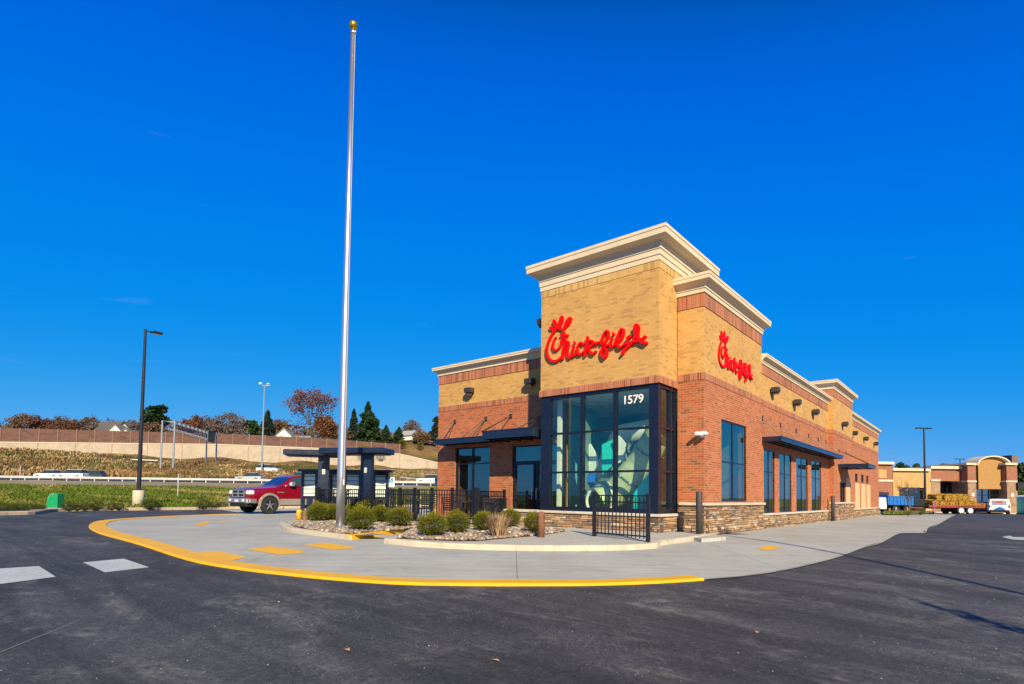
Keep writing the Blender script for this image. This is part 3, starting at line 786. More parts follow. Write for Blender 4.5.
# corner tower curtain wall
mb = MB(); z0, z1 = .632, 4.278
def post(P, a, b, d0=.03, d1=.18): pbox(mb, P, a, b, d0, d1, z0, z1)
for a, b in ((TX+.01, -3.74), (-2.60, -2.50), (-1.46, -1.36), (-.31, -.03)): post(PF(0), a, b)
for a, b in ((.18, .22), (.84, .90), (1.08, PY0-.005)): post(PR(0), a, b)
XS_ = [(-3.74, -2.60), (-2.50, -1.46), (-1.36, -.31)]
for (za, zb) in ((z0, z0+.13), (1.805, 1.865), (3.03, 3.09), (4.18, z1)):
    for (a, b) in XS_: pbox(mb, PF(0), a, b, .04, .16, za, zb)
    for (a, b) in ((.22, .84), (.90, 1.08)): pbox(mb, PR(0), a, b, .04, .16, za, zb)
tw = mb.build('tower_window', MT['frame'], bld, 'large black framed corner window in three by three panes')
g = MB()
g.quad((TX+.3, .10, z0), (-.2, .10, z0), (-.2, .10, z1), (TX+.3, .10, z1)); g.quad((-.10, .2, z0), (-.10, PY0-.02, z0), (-.10, PY0-.02, z1), (-.10, .2, z1))
g.build('pane', MT['glass'], tw)
# 1579
cu = bpy.data.curves.new('numerals', 'FONT'); cu.body = '1579'; cu.size = .40; cu.extrude = .004; cu.align_x = 'LEFT'; cu.offset = .006
to = bpy.data.objects.new('tmp', cu); COL.objects.link(to); bpy.context.view_layer.update()
me = bpy.data.meshes.new_from_object(to); bpy.data.objects.remove(to); me.materials.clear(); me.materials.append(MT['white'])
no = bpy.data.objects.new('street_number', me); COL.objects.link(no); no.parent = bld
pL = Yp(622.5, 403.6, .09); pR = Yp(643.5, 401, .09); wdt = max(v.co.x for v in me.vertices); k = (pR.x - pL.x) / wdt
no.rotation_euler = (R(90), 0, 0); no.scale = (k, k, 1); no.location = (pL.x, .085, pL.z - .02); no['label'] = 'white street number 1579 on the glass'
# ---- awnings
def awning(P, a0, a1, out, z0, z1, rods, zr, label, wallinset=0, slats='a'):
    mb = MB(); t = .03
    pbox(mb, P, a0, a1, -out, -out+t, z0, z1); pbox(mb, P, a0, a0+t, -out+t, 0, z0, z1); pbox(mb, P, a1-t, a1, -out+t, 0, z0, z1)
    pbox(mb, P, a0-.015, a1+.015, -out-.015, -out+.05, z1-.035, z1+.004)
    pbox(mb, P, a0+t, a1-t, -out+t, 0, z1-.05, z1-.03)
    n = int((a1-a0) / .45)
    for i in range(1, n): x = a0 + (a1-a0)*i/n; pbox(mb, P, x-.02, x+.02, -out+t, 0, z0+.01, z1-.05)
    for f in (.35, .68): pbox(mb, P, a0+t, a1-t, -out*f-.02, -out*f+.02, z0+.005, z0+.045)
    o = mb.build('awning', MT['navy'], bld, label)
    for ra, (r1, r2) in rods:
        r = MB()
        w0 = Vector(P(ra, -.02, zr)); pbox(r, P, ra-.06, ra+.06, -.03, 0, zr-.08, zr+.08)
        for x in (r1, r2):
            if x is not None: r.tube(w0, P(x, -out+.06, z1), .014, n=6)
        r.build('tie_rod', MT['lampm'], o)
    return o
awning(PR(MX), PY1+.03, 17.75, .68, 3.13, 3.30, [(y, (y+.1, None)) for y in (6.75, 9.1, 11.45, 13.7, 15.6, 17.3)], 3.98, 'long dark awning over the four side windows')
awning(PR(QX), 19.0, 21.5, 1.36, 2.76, 2.95, [(19.25, (19.3, None)), (21.2, (21.2, None))], 3.66, 'short deep awning over the pick-up window')
awning(PF(WY), -9.70, -6.80, .72, 3.04, 3.25, [(-9.36, (-9.75, -9.3)), (-7.67, (-8.3, -7.9))], 4.0, 'dark awning over the left front window')
awning(PF(WY), -6.50, -4.34, 1.44, 3.03, 3.31, [(-6.42, (-6.62, -6.5)), (-4.7, (-5.0, -4.5))], 4.0, 'deeper dark awning over the entrance door')
# ---- wall lamps
def wlamp(P, a, z, s=1.0):
    mb = MB(); pbox(mb, P, a-.05*s, a+.05*s, -.05, 0, z-.06, z+.10)
    pbox(mb, P, a-.16*s, a+.16*s, -.30*s, -.05, z-.02, z+.16*s); pbox(mb, P, a-.10*s, a+.10*s, -.26*s, -.08, z-.10*s, z-.02)
    o = mb.build('wall_lamp', MT['lampm'], bld); g = MB(); pbox(g, P, a-.08*s, a+.08*s, -.24*s, -.10, z-.104*s, z-.10*s); g.build('lens', MT['white'], o)
for u, v in ((775,390.5),(797,402.5),(815.5,412)): q = Xp(u, v, MX+.15); wlamp(PR(MX), q.y, q.z-.05)
q = Xp(845, 424, QX+.15); wlamp(PR(QX), q.y, q.z-.05)
for u, v in ((855,433),(866,438.5),(876,443.5)): q = Xp(u, v, MX+.15); wlamp(PR(MX), q.y, q.z-.05)
for u, v in ((469.5,391),(530,382)): q = Yp(u, v, WY-.15); wlamp(PF(WY), q.x, q.z-.05)
wlamp(PL(TX), .35, 6.78, 1.1)
# ---- tan panels under the square windows
tan = plain('tan_panel', (.62,.42,.22), .8)
for a, b in [(wx(854.8), wx(859)), (wx(860.8), wx(864.8)), (wx(866.2), wx(869.6))]:
    mb = MB(); pbox(mb, PR(MX), a, b, -.03, -.002, .57, 2.12); mb.build('wall_panel', tan, bld, 'tall tan panel below the small square windows')
mb = MB(); pbox(mb, PR(QX), 21.15, 22.3, -.02, -.002, .96, 2.3); mb.build('wall_panel', tan, bld, 'tan panel beside the pick-up window')
# ---- security cameras on the pier corner
mb = MB(); c = Xp(702, 433, PX_)
for (dx, dy, r) in ((-.10, -.12, 20), (.10, -.06, -25)):
    mb.tube((PX_-.02+dx*.3, PY0-.02, 2.88), (PX_+dx, PY0-.16, 2.92), .025, n=8); mb.lathe([(.0,-.13),(.055,-.12),(.062,0),(.05,.10),(0,.11)], 12, (PX_+dx, PY0-.20+dy*.2, 2.90), 'y')
mb.box(PX_-.09, PX_+.02, PY0-.05, PY0, 2.80, 2.98); mb.build('security_camera', MT['white'], bld)

# ---- red script sign
def A_(x, y): return (542 + x/12.667, 312 + y/12.667)
def B_(x, y): return (592 + x/12.667, 312 + y/12.667)
STR = [
 (A_, [(88,190),(150,225)], 'e', 48), (A_, [(138,95),(182,205)], 'e', 58), (A_, [(250,42),(215,205)], 'e', 74), (A_, [(365,62),(268,215)], 'e', 86),
 (A_, [(140,240),(170,215),(215,207),(252,222),(275,262)], 30), (A_, [(238,292),(275,288),(318,296)], 44), (A_, [(262,318),(285,330),(300,322)], 34),
 (A_, [(160,238),(120,290),(85,360),(60,440),(55,510),(73,572),(112,612),(165,620),(215,598),(256,556)], 44),
 (A_, [(172,322),(145,368),(133,425),(148,470),(188,476),(222,442),(243,380),(255,318)], 33),
 (A_, [(292,350),(272,470),(256,592)], 38), (A_, [(272,490),(300,395),(325,375),(333,410),(318,500),(330,568),(362,572),(392,532)], 36),
 (A_, [(402,428),(382,495),(388,545),(420,538),(440,510)], 36), (A_, [(406,382),(410,388)], 38),
 (A_, [(520,408),(492,388),(457,420),(442,480),(457,530),(492,530),(528,505)], 38),
 (A_, [(576,318),(562,420),(545,548)], 40), (A_, [(556,470),(600,372),(640,372),(640,415),(590,455),(610,505),(648,528),(678,500)], 36),
 (A_, [(672,398),(718,386)], 42),
 (B_, [(118,400),(138,310),(172,248),(205,250),(200,320),(160,395),(128,460),(118,530),(148,580),(180,555),(186,490),(150,430),(215,418)], 34),
 (B_, [(252,335),(232,400),(246,438),(290,420)], 35), (B_, [(268,272),(272,280)], 40),
 (B_, [(292,415),(330,300),(366,222),(398,232),(380,330),(328,400),(345,448),(392,430),(425,405)], 36),
 (B_, [(452,332),(482,312)], 56),
 (B_, [(385,528),(430,460),(495,405),(548,330),(580,235)], 44), (B_, [(566,190),(562,236)], 'o', 84), (B_, [(580,240),(578,310),(606,358),(648,382),(688,392)], 48),
 (B_, [(402,420),(470,392),(560,372),(620,352),(676,310)], 36),
 ]
def signshape():
    out = []
    for q_ in STR:
        F, pts, w = q_[0], q_[1], q_[-1]; kd = q_[2] if len(q_) == 4 else ''
        if kd == 'o': pts = [(pts[0][0], pts[0][1]-w*.5), (pts[1][0], pts[1][1]+w*.5)]
        P3 = [Yp(*F(*p), -.08) for p in pts]; ww = w / 12.667 / 33.0 * (.94 if kd else .70)
        out.append(([(p.x, p.z) for p in P3], ww, kd))
    return out
SH = signshape()
xs = [p[0] for q, _, _k in SH for p in q]; zs = [p[1] for q, _, _k in SH for p in q]; sx0, sx1, sz0, sz1 = min(xs), max(xs), min(zs), max(zs)
def signmesh(mapf, k, thick=.075):
    mb = MB()
    for i, (pts, w, kd) in enumerate(SH):
        if kd:
            a_, b_ = [Vector(((x - sx0)*k, (z - sz0)*k)) for x, z in pts]; c_ = (a_+b_)/2; h_ = (b_-a_)/2; n_ = Vector((-h_.y, h_.x)).normalized() * (w*k/2); dd = thick + .0022*i; m_ = 24
            out = [c_ + h_*math.cos(2*PI*q/m_) + n_*math.sin(2*PI*q/m_)*(1 - (.25*math.cos(2*PI*q/m_) if kd == 'e' else 0)) for q in range(m_)]
            mb.add([mapf(p.x, p.y, dd) for p in out] + [mapf(p.x, p.y, .02) for p in out], [tuple(range(m_))] + [(q, (q+1) % m_, m_+(q+1) % m_, m_+q) for q in range(m_)]); continue
        p = smooth(pts, 6) if len(pts) > 2 else [pts[0], tuple((pts[0][j]+pts[1][j])/2 for j in (0,1)), pts[1]]
        p = [((x - sx0) * k, (z - sz0) * k) for x, z in p]; r = w * k / 2; L = offset(p, r); Rr = offset(p, -r)
        n = len(p); a0 = math.atan2(L[0][1]-p[0][1], L[0][0]-p[0][0]); a1 = math.atan2(Rr[-1][1]-p[-1][1], Rr[-1][0]-p[-1][0])
        # outline: left side, end cap, right side reversed, start cap
        out = list(L)
        a = math.atan2(L[-1][1]-p[-1][1], L[-1][0]-p[-1][0])
        out += [(p[-1][0] + r*math.cos(a + PI*q/7), p[-1][1] + r*math.sin(a + PI*q/7)) for q in range(1, 7)]
        out += Rr[::-1]
        a = math.atan2(Rr[0][1]-p[0][1], Rr[0][0]-p[0][0])
        out += [(p[0][0] + r*math.cos(a + PI*q/7), p[0][1] + r*math.sin(a + PI*q/7)) for q in range(1, 7)]
        dd = thick + .0022 * i; m_ = len(out)
        vs_ = [mapf(x, z, dd) for x, z in out] + [mapf(x, z, .02) for x, z in out]
        # front as strip quads (robust for bent strokes)
        fs = [(q, q+1, m_ - 0, m_) for q in ()]
        b = len(mb.v)
        nl = n
        for q in range(n-1):
            fs.append((q, q+1, n+6+(n-1)-(q+1), n+6+(n-1)-q))
        fs.append(tuple(range(n-1, n+7))); fs.append(tuple([2*n+5] + list(range(2*n+6, 2*n+12)) + [0]))
        for q in range(m_): j = (q+1) % m_; fs.append((q, j, m_+j, m_+q))
        mb.add(vs_, fs)
    return mb
s1 = signmesh(lambda x, z, d: (sx0 + x, -d, sz0 + z), 1.0); s1.build('script_sign', MT['signred'], bld, 'red script sign on the buff tower front')
pa = Xp(720.5, 356, PX_+.08); pb = Xp(753.5, 377, PX_+.08); pt = Xp(726, 329, PX_+.08); pbm = Xp(722, 367.5, PX_+.08)
k = min((pb.y - pa.y) / (sx1 - sx0), 1.02) * .97
print('sign k', k, (pt.z - pbm.z) / (sz1 - sz0), pa, pb)
k2 = (pt.z - pbm.z) / (sz1 - sz0)
s2 = signmesh(lambda x, z, d: (PX_ + d, pa.y + x, pbm.z - .05 + z * k2 / k), k, .04); s2.build('script_sign', MT['signred'], bld, 'red script sign on the side wall beside the tower')

# ---- interior
iw = plain('interior_wall', (.30,.26,.20), .9); iteal = plain('interior_teal', (.16,.42,.50), .8); ifl = plain('interior_floor', (.42,.36,.30), .5); icl = plain('interior_ceiling', (.75,.80,.78), .9)
mb = MB(); mb.box(WX+.35, MX-.35, WY+.35, EY-.4, .05, .14); mb.box(TX+.2, -.2, .2, WY+.35, .05, .14); mb.build('floor', ifl, bld)
mb = MB(); mb.box(WX+.35, MX-.35, WY+.35, EY-.4, 4.3, 4.4); mb.box(TX+.2, -.2, .2, WY+.35, 4.3, 4.4); mb.build('ceiling', icl, bld)
mb = MB(); mb.box(TX-.1, -1.4, 3.6, 3.7, .14, 3.6); mb.box(TX-.2, TX-.1, WY+.4, 3.7, .14, 4.3); mb.build('playroom_wall', iteal, bld)
mb = MB(); mb.box(-3.2, -3.1, 5.2, EY-1, .14, 4.3); mb.box(WX+.4, -4.4, 5.4, 5.5, .14, 4.3); mb.box(-1.4, PX_-.4, 5.3, 5.4, .14, 4.3); mb.box(-3.1, MX-.4, 17.5, 17.6, .14, 4.3); mb.build('partition', iw, bld)
# play structure
ps = thing('play_structure', 'indoor play structure of pale green tubes behind the corner window', 'play structure', (-2.0, 1.6, .14))
lime = plain('lime_plastic', (.56,.56,.32), .4); cream = plain('cream_plastic', (.80,.78,.70), .4); turq = plain('turquoise_plastic', (.02,.62,.55), .4); blu = plain('blue_plastic', (.02,.16,.65), .4); dkg = plain('grey_green_plastic', (.13,.22,.2), .5)
O = Vector((-2.0, 1.6, .14))
def pt_(mb, pts, r, n=18):
    for i in range(len(pts)-1): mb.tube(Vector(pts[i])-O, Vector(pts[i+1])-O, r, n=n, cap=False)
    for q in pts[1:-1]: mb.ball(Vector(q)-O, r, n=n, k=10)
mb = MB(); mb.smooth = True
pt_(mb, [(-2.30, .70, .95), (-1.9, 1.1, 1.25), (-1.15, 1.15, 2.1), (-.50, 1.0, 2.85)], .44, 24); mb.build('tube_slide', lime, ps)
mb = MB(); mb.smooth = True; pt_(mb, [(-3.1, 2.2, .3), (-2.9, 2.1, 2.0), (-2.2, 1.9, 3.1), (-1.2, 1.9, 3.2)], .36, 22); mb.build('tube_climber', cream, ps)
def ring(c, R1, r, m, nm, ay=.0):
    mb = MB(); mb.smooth = True
    for i in range(24):
        a_, b_ = 2*PI*i/24, 2*PI*(i+1)/24; mb.tube(Vector(c) + Vector((math.cos(a_), ay*math.cos(a_), math.sin(a_)))*R1 - O, Vector(c) + Vector((math.cos(b_), ay*math.cos(b_), math.sin(b_)))*R1 - O, r, n=10, cap=False)
    mb.build(nm, m, ps)
ring((-2.30, .69, .95), .46, .05, cream, 'tube_ring'); ring((-.95, 1.2, 2.35), .50, .035, dkg, 'tube_joint', .8)
mb = MB(); mb.box(-1.0, 1.45, .5, .56, -.0, .0+.02); 
mb.box(-.95, -.88, -.9, -.5, 0, 3.6); mb.box(.55, .62, -.7, -.6, 0, 2.6); mb.box(-.9, .6, -.3, 1.2, 1.45, 1.55); mb.box(1.2, 1.27, -.2, -.1, 0, 3.3); mb.build('frame', dkg, ps)
mb = MB(); mb.add([(.95,-1.05,.45),(1.55,-1.05,.45),(1.55,-1.05,1.75),(1.25,-1.05,1.45),(.95,-1.05,1.05),(.95,-.98,.45),(1.55,-.98,.45),(1.55,-.98,1.75),(1.25,-.98,1.45),(.95,-.98,1.05)], [(0,1,2,3,4),(9,8,7,6,5),(0,5,6,1),(1,6,7,2),(2,7,8,3),(3,8,9,4),(4,9,5,0)]); mb.build('side_panel', turq, ps)
for pl in ([(-1.05,1.75),(-.75,1.70),(-.55,1.95),(-.62,2.3),(-.85,2.65),(-1.15,2.5),(-1.0,2.15)], [(.02,1.95),(.40,2.05),(.42,2.6),(.2,2.85),(-.02,2.7),(.12,2.35)]):
    mb = MB(); mb.prismy(pl, -.62, -.54); mb.build('cutout_panel', cream, ps)
mb = MB(); mb.prismy([(-.95,1.40),(-.62,1.40),(-.62,1.72),(-.95,1.62)], -.72, -.64); mb.build('cutout_panel', blu, ps)
mb = MB(); mb.prismy([(-.45,1.65),(-.05,1.95),(-.1,2.75),(-.5,2.6)], -.5, -.44); mb.build('cutout_panel', turq, ps)
for c_, ax_ in (((-1.52, 1.125, 1.675), (.64,.04,.77)), ((-.82, 1.075, 2.47), (.58,-.13,.80)), ((-2.1, .9, 1.1), (.65,.65,.4))):
    mb = MB(); d_ = Vector(ax_).normalized(); c_ = Vector(c_) - O; mb.tube(c_ - d_*.02, c_ + d_*.02, .475, n=26); mb.build('tube_flange', dkg, ps)
    for k_b in range(8):
        a_ = 2*PI*k_b/8; o1 = d_.orthogonal().normalized(); o2 = d_.cross(o1); p_ = c_ + (o1*math.cos(a_) + o2*math.sin(a_))*.47; 
        mb = MB(); mb.tube(p_ - d_*.03, p_ + d_*.03, .018, n=6); mb.build('bolt', MT['white'], ps)
mb = MB()
for k_b in range(13): x_ = -1.4 + k_b*.24; mb.tube((x_, .9, .1), (x_, .9, 3.3), .008, n=4, cap=False)
for k_b in range(13): z_ = .2 + k_b*.25; mb.tube((-1.4, .9, z_), (1.5, .9, z_), .008, n=4, cap=False)
mb.build('safety_net', MT['blk'], ps)
mb = MB(); mb.prismy([(.45,.0),(.85,.0),(.85,1.15),(.45,.75)], -.5, -.42); mb.build('cutout_panel', cream, ps)
mb = MB(); mb.box(-1.86, -1.74, -1.0, -.88, 0, 4.1); mb.build('column', cream, ps)
# ================================================================== SITE OBJECTS
def gz(p, dz=0.0): return (p[0], p[1], H(p[0], p[1]) + dz)
# ---- flagpole
p = G(340, 527, .15); fp = thing('flagpole', 'tall tapered aluminium flagpole with a gold ball, rising from the stone bed', 'flagpole', gz(p, .12))
alu = NT('brushed_aluminium'); alu.base((.62,.64,.68)); alu.set(Metallic=.85, Roughness=.32); alu = alu.mat
mb = MB(); mb.smooth = True
HT = 14.25; mb.lathe([(.115, 0), (.115, 1.5), (.11, 4), (.088, 9), (.062, HT)], 28); mb.build('pole', alu, fp)
mb = MB(); mb.smooth = True; mb.lathe([(.0,0),(.19,0),(.20,.02),(.17,.05),(.13,.07),(.118,.10)], 24); mb.build('base_collar', alu, fp)
mb = MB(); mb.smooth = True; mb.lathe([(.0,HT),(.075,HT),(.08,HT+.06),(.05,HT+.10),(.03,HT+.16),(.0,HT+.16)], 16); mb.box(.05, .14, -.02, .02, HT-.02, HT+.05); mb.box(-.13,-.05,-.02,.02,HT-.02,HT+.05); mb.build('truck_cap', alu, fp)
mb = MB(); mb.smooth = True; mb.ball((0,0,HT+.27), .125, n=18, k=12); gold = NT('gold_leaf'); gold.base((.75,.45,.03)); gold.set(Metallic=.8, Roughness=.25); mb.build('ball_finial', gold.mat, fp)
mb = MB(); mb.tube((.135,.0,1.3), (.10,.0,HT), .005, n=5, cap=False); mb.tube((-.12,.04,1.3), (-.085,.03,HT), .005, n=5, cap=False); mb.box(.10,.14,-.01,.01,1.2,1.35); mb.build('halyard', MT['white'], fp)

# ---- boxwood bushes
def bushmesh(seed, n=5600):
    random.seed(seed); mb = MB()
    for k in range(n):
        d = Vector((random.gauss(0,1), random.gauss(0,1), random.gauss(0,1))).normalized()
        nn = mnoise.noise(d * 1.9 + Vector((seed*3.3, 1.7*seed, 0))) + .5*mnoise.noise(d * 5 + Vector((seed, 0, 4))); rr = (1 + .24 * nn) * random.uniform(.60, 1.05) * (1.12 if random.random() < .05 else 1)
        if d.z < -.55: rr *= .8
        c = Vector((d.x*rr, d.y*rr, .92 + d.z*rr*.92))
        ax = (d + Vector((random.uniform(-.7,.7), random.uniform(-.7,.7), random.uniform(-.2,.9)))).normalized()
        sd = ax.orthogonal().normalized(); sd.rotate(Matrix.Rotation(random.uniform(0, 6.28), 3, ax)); l = random.uniform(.08, .15); w_ = l * .45
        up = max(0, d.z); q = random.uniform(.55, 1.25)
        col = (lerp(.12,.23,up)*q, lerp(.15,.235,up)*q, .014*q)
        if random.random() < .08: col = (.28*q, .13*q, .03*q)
        mb.col = col; mb.add([c - sd*w_, c + ax*l*.5, c + sd*w_, c + ax*l], [(0,1,3),(1,2,3)])
    # fine twigs
    for k in range(60):
        d = Vector((random.gauss(0,.7), random.gauss(0,.7), random.uniform(.2,1.2))).normalized(); mb.col = (.08,.06,.03)
        mb.tube((0,0,.05), (d.x*.8, d.y*.8, .3+d.z*1.2), .014, .004, n=3, cap=False)
    return mb
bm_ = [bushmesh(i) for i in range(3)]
BU = [(318,521,9.5,'olive boxwood bush at the far left of the stone bed'), (331,520,9.5,'olive boxwood bush between the leftmost bush and the flagpole'),
      (324,517.5,8,'half-hidden boxwood bush behind the leftmost two'), (355,520,9,'boxwood bush just behind and right of the flagpole'), (368,518.5,10.5,'boxwood bush behind the largest bush, second row'),
      (360.5,529.5,13.2,'largest front boxwood bush, just right of the flagpole'), (381.5,522,10,'boxwood bush between the large front one and the rounder one to its right'), (399,526,11.2,'round boxwood bush at the right end of the left bed'),
      (432.3,535.5,12.8,'front boxwood bush, first of the right-hand bed from the left'), (457,532.5,12,'boxwood bush, second from the left in the right-hand bed'),
      (483.5,530.5,10.5,'sparser yellowish boxwood bush in front of the fence end'), (510,527,9.8,'boxwood bush in front of the low stone wall end'), (534,531.5,10,'boxwood bush beside the rusty brown post')]
proto = []
for i, (u, v, r, lb) in enumerate(BU):
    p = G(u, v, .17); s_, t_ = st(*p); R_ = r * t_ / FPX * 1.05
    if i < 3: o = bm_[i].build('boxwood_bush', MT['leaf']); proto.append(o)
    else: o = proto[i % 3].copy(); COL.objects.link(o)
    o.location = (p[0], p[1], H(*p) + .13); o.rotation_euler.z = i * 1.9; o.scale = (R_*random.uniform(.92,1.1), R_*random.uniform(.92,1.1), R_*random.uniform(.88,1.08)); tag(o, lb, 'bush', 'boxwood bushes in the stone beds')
# dry ornamental grass clumps
def drygrass(seed, n=420, h=1.0, spread=.5):
    random.seed(seed); mb = MB()
    for k in range(n):
        a = random.uniform(0, 6.28); r = abs(random.gauss(0, .22)); l = random.uniform(.5, 1)*h; tip = Vector((math.cos(a)*(r+spread*random.random()), math.sin(a)*(r+spread*random.random()), l)); b = Vector((math.cos(a)*r*.6, math.sin(a)*r*.6, 0))
        sd = Vector((-math.sin(a), math.cos(a), 0)) * .016; q = random.uniform(.7,1.2); mb.col = random.choice([(.42*q,.27*q,.16*q), (.50*q,.36*q,.22*q), (.33*q,.20*q,.12*q)])
        mid = b.lerp(tip, .5) + Vector((0,0,.1)); mb.add([b-sd, b+sd, mid+sd, mid-sd, tip], [(0,1,2,3),(3,2,4)])
    return mb
dg = drygrass(5)
first = None
for (u, v, hh, lb) in ((498,536,.62,'dry brown grass clump between two bushes near the fence end'), (306,520.5,.45,'thin dry grass clump at the left tip of the stone bed'), (346,523,.5,'dry grass clump right behind the flagpole')):
    p = G(u, v, .17)
    if first is None: first = o = dg.build('dry_grass_clump', MT['straw'])
    else: o = first.copy(); COL.objects.link(o)
    o.location = gz(p, .13); o.scale = (hh*.9, hh*.9, hh); tag(o, lb, 'ornamental grass', 'dry grass clumps in the beds')
# ---- posts and bollards
rust = plain('rusty_brown_steel', (.20,.085,.045), .8, var=.3, sc=9)
p = G(541, 537, .13); t = thing('short_post', 'short rusty brown post at the right end of the stone bed', 'post', gz(p, .12)); mb = MB(); mb.smooth = True; mb.lathe([(.085,-.05),(.085,.56),(.075,.60),(.0,.62)], 20); mb.build('post', rust, t)
dgrey = plain('dark_bollard_grey', (.055,.048,.045), .6)
bp = thing('bollard', 'dark grey bollard at the near corner of the brick pier', 'bollard', (.97, .42, .02), group='dark bollards along the long wall')
mb = MB(); mb.smooth = True; mb.lathe([(.085,0),(.085,1.20),(.075,1.235),(.04,1.25),(.0,1.253)], 22); mb.build('tube', dgrey, bp)
mb = MB(); mb.lathe([(.0,0),(.12,0),(.12,.02),(.09,.03)], 20); mb.build('base_ring', dgrey, bp)
p = G(833, 520.5, .05); dup(bp, (p[0], p[1], .03), label='dark grey bollard farther back beside the rear brick pier')
# pipe bollards in yellow by the drive-through
ybp = thing('bollard', 'yellow pipe bollard behind the left tip of the stone bed', 'bollard', gz(G(299, 520, 0), .04), group='yellow drive-through bollards')
yel = plain('yellow_bollard_paint', (.75,.42,.01), .5)
mb = MB(); mb.smooth = True; mb.lathe([(.11,0),(.11,.30),(.09,.36),(.0,.38)], 18); mb.build('tube', yel, ybp)
for u, lb, hh in ((389, 'yellow bollard behind the black fence left of the sign post', 2.0), (436.5, 'yellow bollard behind the fence at the building corner', 2.4)):
    q = Dp(u, 505, 24); o = dup(ybp, (q.x, q.y, H(q.x, q.y)), label=lb); o.scale = (.8, .8, hh*1.25)

# ---- black railings
def railing(name, label, pts, posts=True, h=1.07, base=.13, group=None, postcap=True, gap=.115):
    """pts: polyline of (x, y, is_post)"""
    root = thing(name, label, 'railing', (pts[0][0], pts[0][1], H(pts[0][0], pts[0][1]) + base), group=group)
    o = Vector(root.location)
    rails = MB(); bal = MB(); first_ = None
    for i in range(len(pts)):
        q = Vector((pts[i][0], pts[i][1], H(pts[i][0], pts[i][1]) + base)) - o
        pm = MB(); pm.box(-.038, .038, -.038, .038, -.02, h + .04); pm.box(-.045, .045, -.045, .045, h + .04, h + .06)
        if first_ is None: first_ = pm.build('post', MT['blk'], root); po = first_
        else: po = first_.copy(); COL.objects.link(po); po.parent = root
        po.location = q
        if i == len(pts)-1: break
        r = Vector((pts[i+1][0], pts[i+1][1], H(pts[i+1][0], pts[i+1][1]) + base)) - o; d = r - q; L = d.length; n = max(2, round(L / gap)); ang = math.atan2(d.y, d.x)
        for z in (h - .02, h - .17, .09):
            rails.M = Matrix.Translation(q) @ Matrix.Rotation(ang, 4, 'Z'); rails.box(.03, L - .03, -.019, .019, z - .016, z + .016)
        for k in range(1, n):
            c = q + d * (k / n); bal.box(c.x-.0095, c.x+.0095, c.y-.0095, c.y+.0095, c.z+.06, c.z+h-.03)
    rails.M = None
    rails.build('rail', MT['blk'], root); bal.build('balusters', MT['blk'], root); return root
a = G(594.3, 536, .13); b = G(648, 542, .13)
railing('railing_panel', 'short black railing panel standing alone in front of the corner window', [a, b], h=1.02)
railing('patio_railing', 'long black patio railing behind the boxwood bushes', [(-13.6,-2.2), (-11.9,-2.17), (-10.1,-2.14), (-8.5,-2.12), (-7.75,-2.1), (-6.9,-2.1), (-5.95,-2.1), (-4.93,-2.1)], h=1.12)
railing('patio_railing', 'thin black railing return from the fence end to the low stone wall', [(-4.93,-2.02), (-5.55,-.06)], h=1.1)
railing('patio_railing', 'black railing at the far left side of the patio', [(-13.6,-2.1), (-13.6,-.3), (-13.6,1.6), (-13.6,3.1)], h=1.12)
# ---- patio tables and chairs
def patio_set():
    t = thing('patio_table', '', 'table', group='patio tables')
    mb = MB(); mb.lathe([(.0,.70),(.42,.70),(.43,.715),(.42,.735),(.0,.74)], 24); mb.build('table_top', MT['blk'], t)
    mb = MB(); mb.tube((0,0,.03),(0,0,.70),.03,n=10); mb.build('leg', MT['blk'], t)
    mb = MB(); mb.lathe([(.0,0),(.26,0),(.25,.025),(.05,.05),(.0,.05)], 20); mb.build('foot', MT['blk'], t)
    c = thing('patio_chair', '', 'chair', group='patio chairs')
    mb = MB(); mb.bev(-.22,.22,-.22,.22,.43,.46,.01); mb.build('seat', MT['blk'], c)
    mb = MB()
    for x in (-.2, .2): mb.tube((x,.2,.44),(x,.27,.88),.013,n=6)
    for k in range(6): z = .52 + k*.07; mb.box(-.2,.2,.205+(z-.44)*.16,.22+(z-.44)*.16,z-.02,z+.02)
    mb.build('backrest', MT['blk'], c)
    for x in (-.2, .2):
        for y in (-.2, .2):
            mb = MB(); mb.tube((x,y,.44),(x*1.1,y*1.15,0),.013,n=6); mb.build('leg', MT['blk'], c)
    return t, c
pt, pc = patio_set()
spots = [(-11.6,-.6,'left'), (-9.2,-.75,'middle'), (-7.0,-.55,'right')]
fc = True
for i, (x, y, nm) in enumerate(spots):
    z = H(x, y) + .13
    if i == 0: pt.location = (x, y, z); o = pt
    else: o = dup(pt, (x, y, z))
    o['label'] = {'left':'round black patio table nearest the menu boards','middle':'round black patio table in front of the left front window','right':'round black patio table nearest the entrance door'}[nm]
    for k, a in enumerate((.3, 2.2, 4.4)):
        q = (x + .62*math.sin(a+i), y - .62*math.cos(a+i), z)
        if fc: pc.location = q; o = pc; fc = False
        else: o = dup(pc, q)
        o.rotation_euler = (0, 0, a + i + PI); o['label'] = 'black slatted patio chair, %s at the %s patio table' % (('first','second','third')[k] if 0 else ('front side','right side','back side')[k], nm)
# ---- brown litter bin by the brick pier
bn = thing('litter_bin', 'square brown litter bin against the brick between window and door', 'bin', (-6.15, .15, .13)); brn = plain('brown_bin_panel', (.075,.05,.045), .6)
mb = MB(); mb.bev(-.3,.3,-.3,.3,.03,.80,.02); mb.build('body', brn, bn); mb = MB(); mb.bev(-.32,.32,-.32,.32,.80,.86,.02); mb.build('lid', brn, bn); mb = MB(); mb.box(-.2,.2,-.306,-.302,.60,.72); mb.build('flap', MT['blk'], bn)
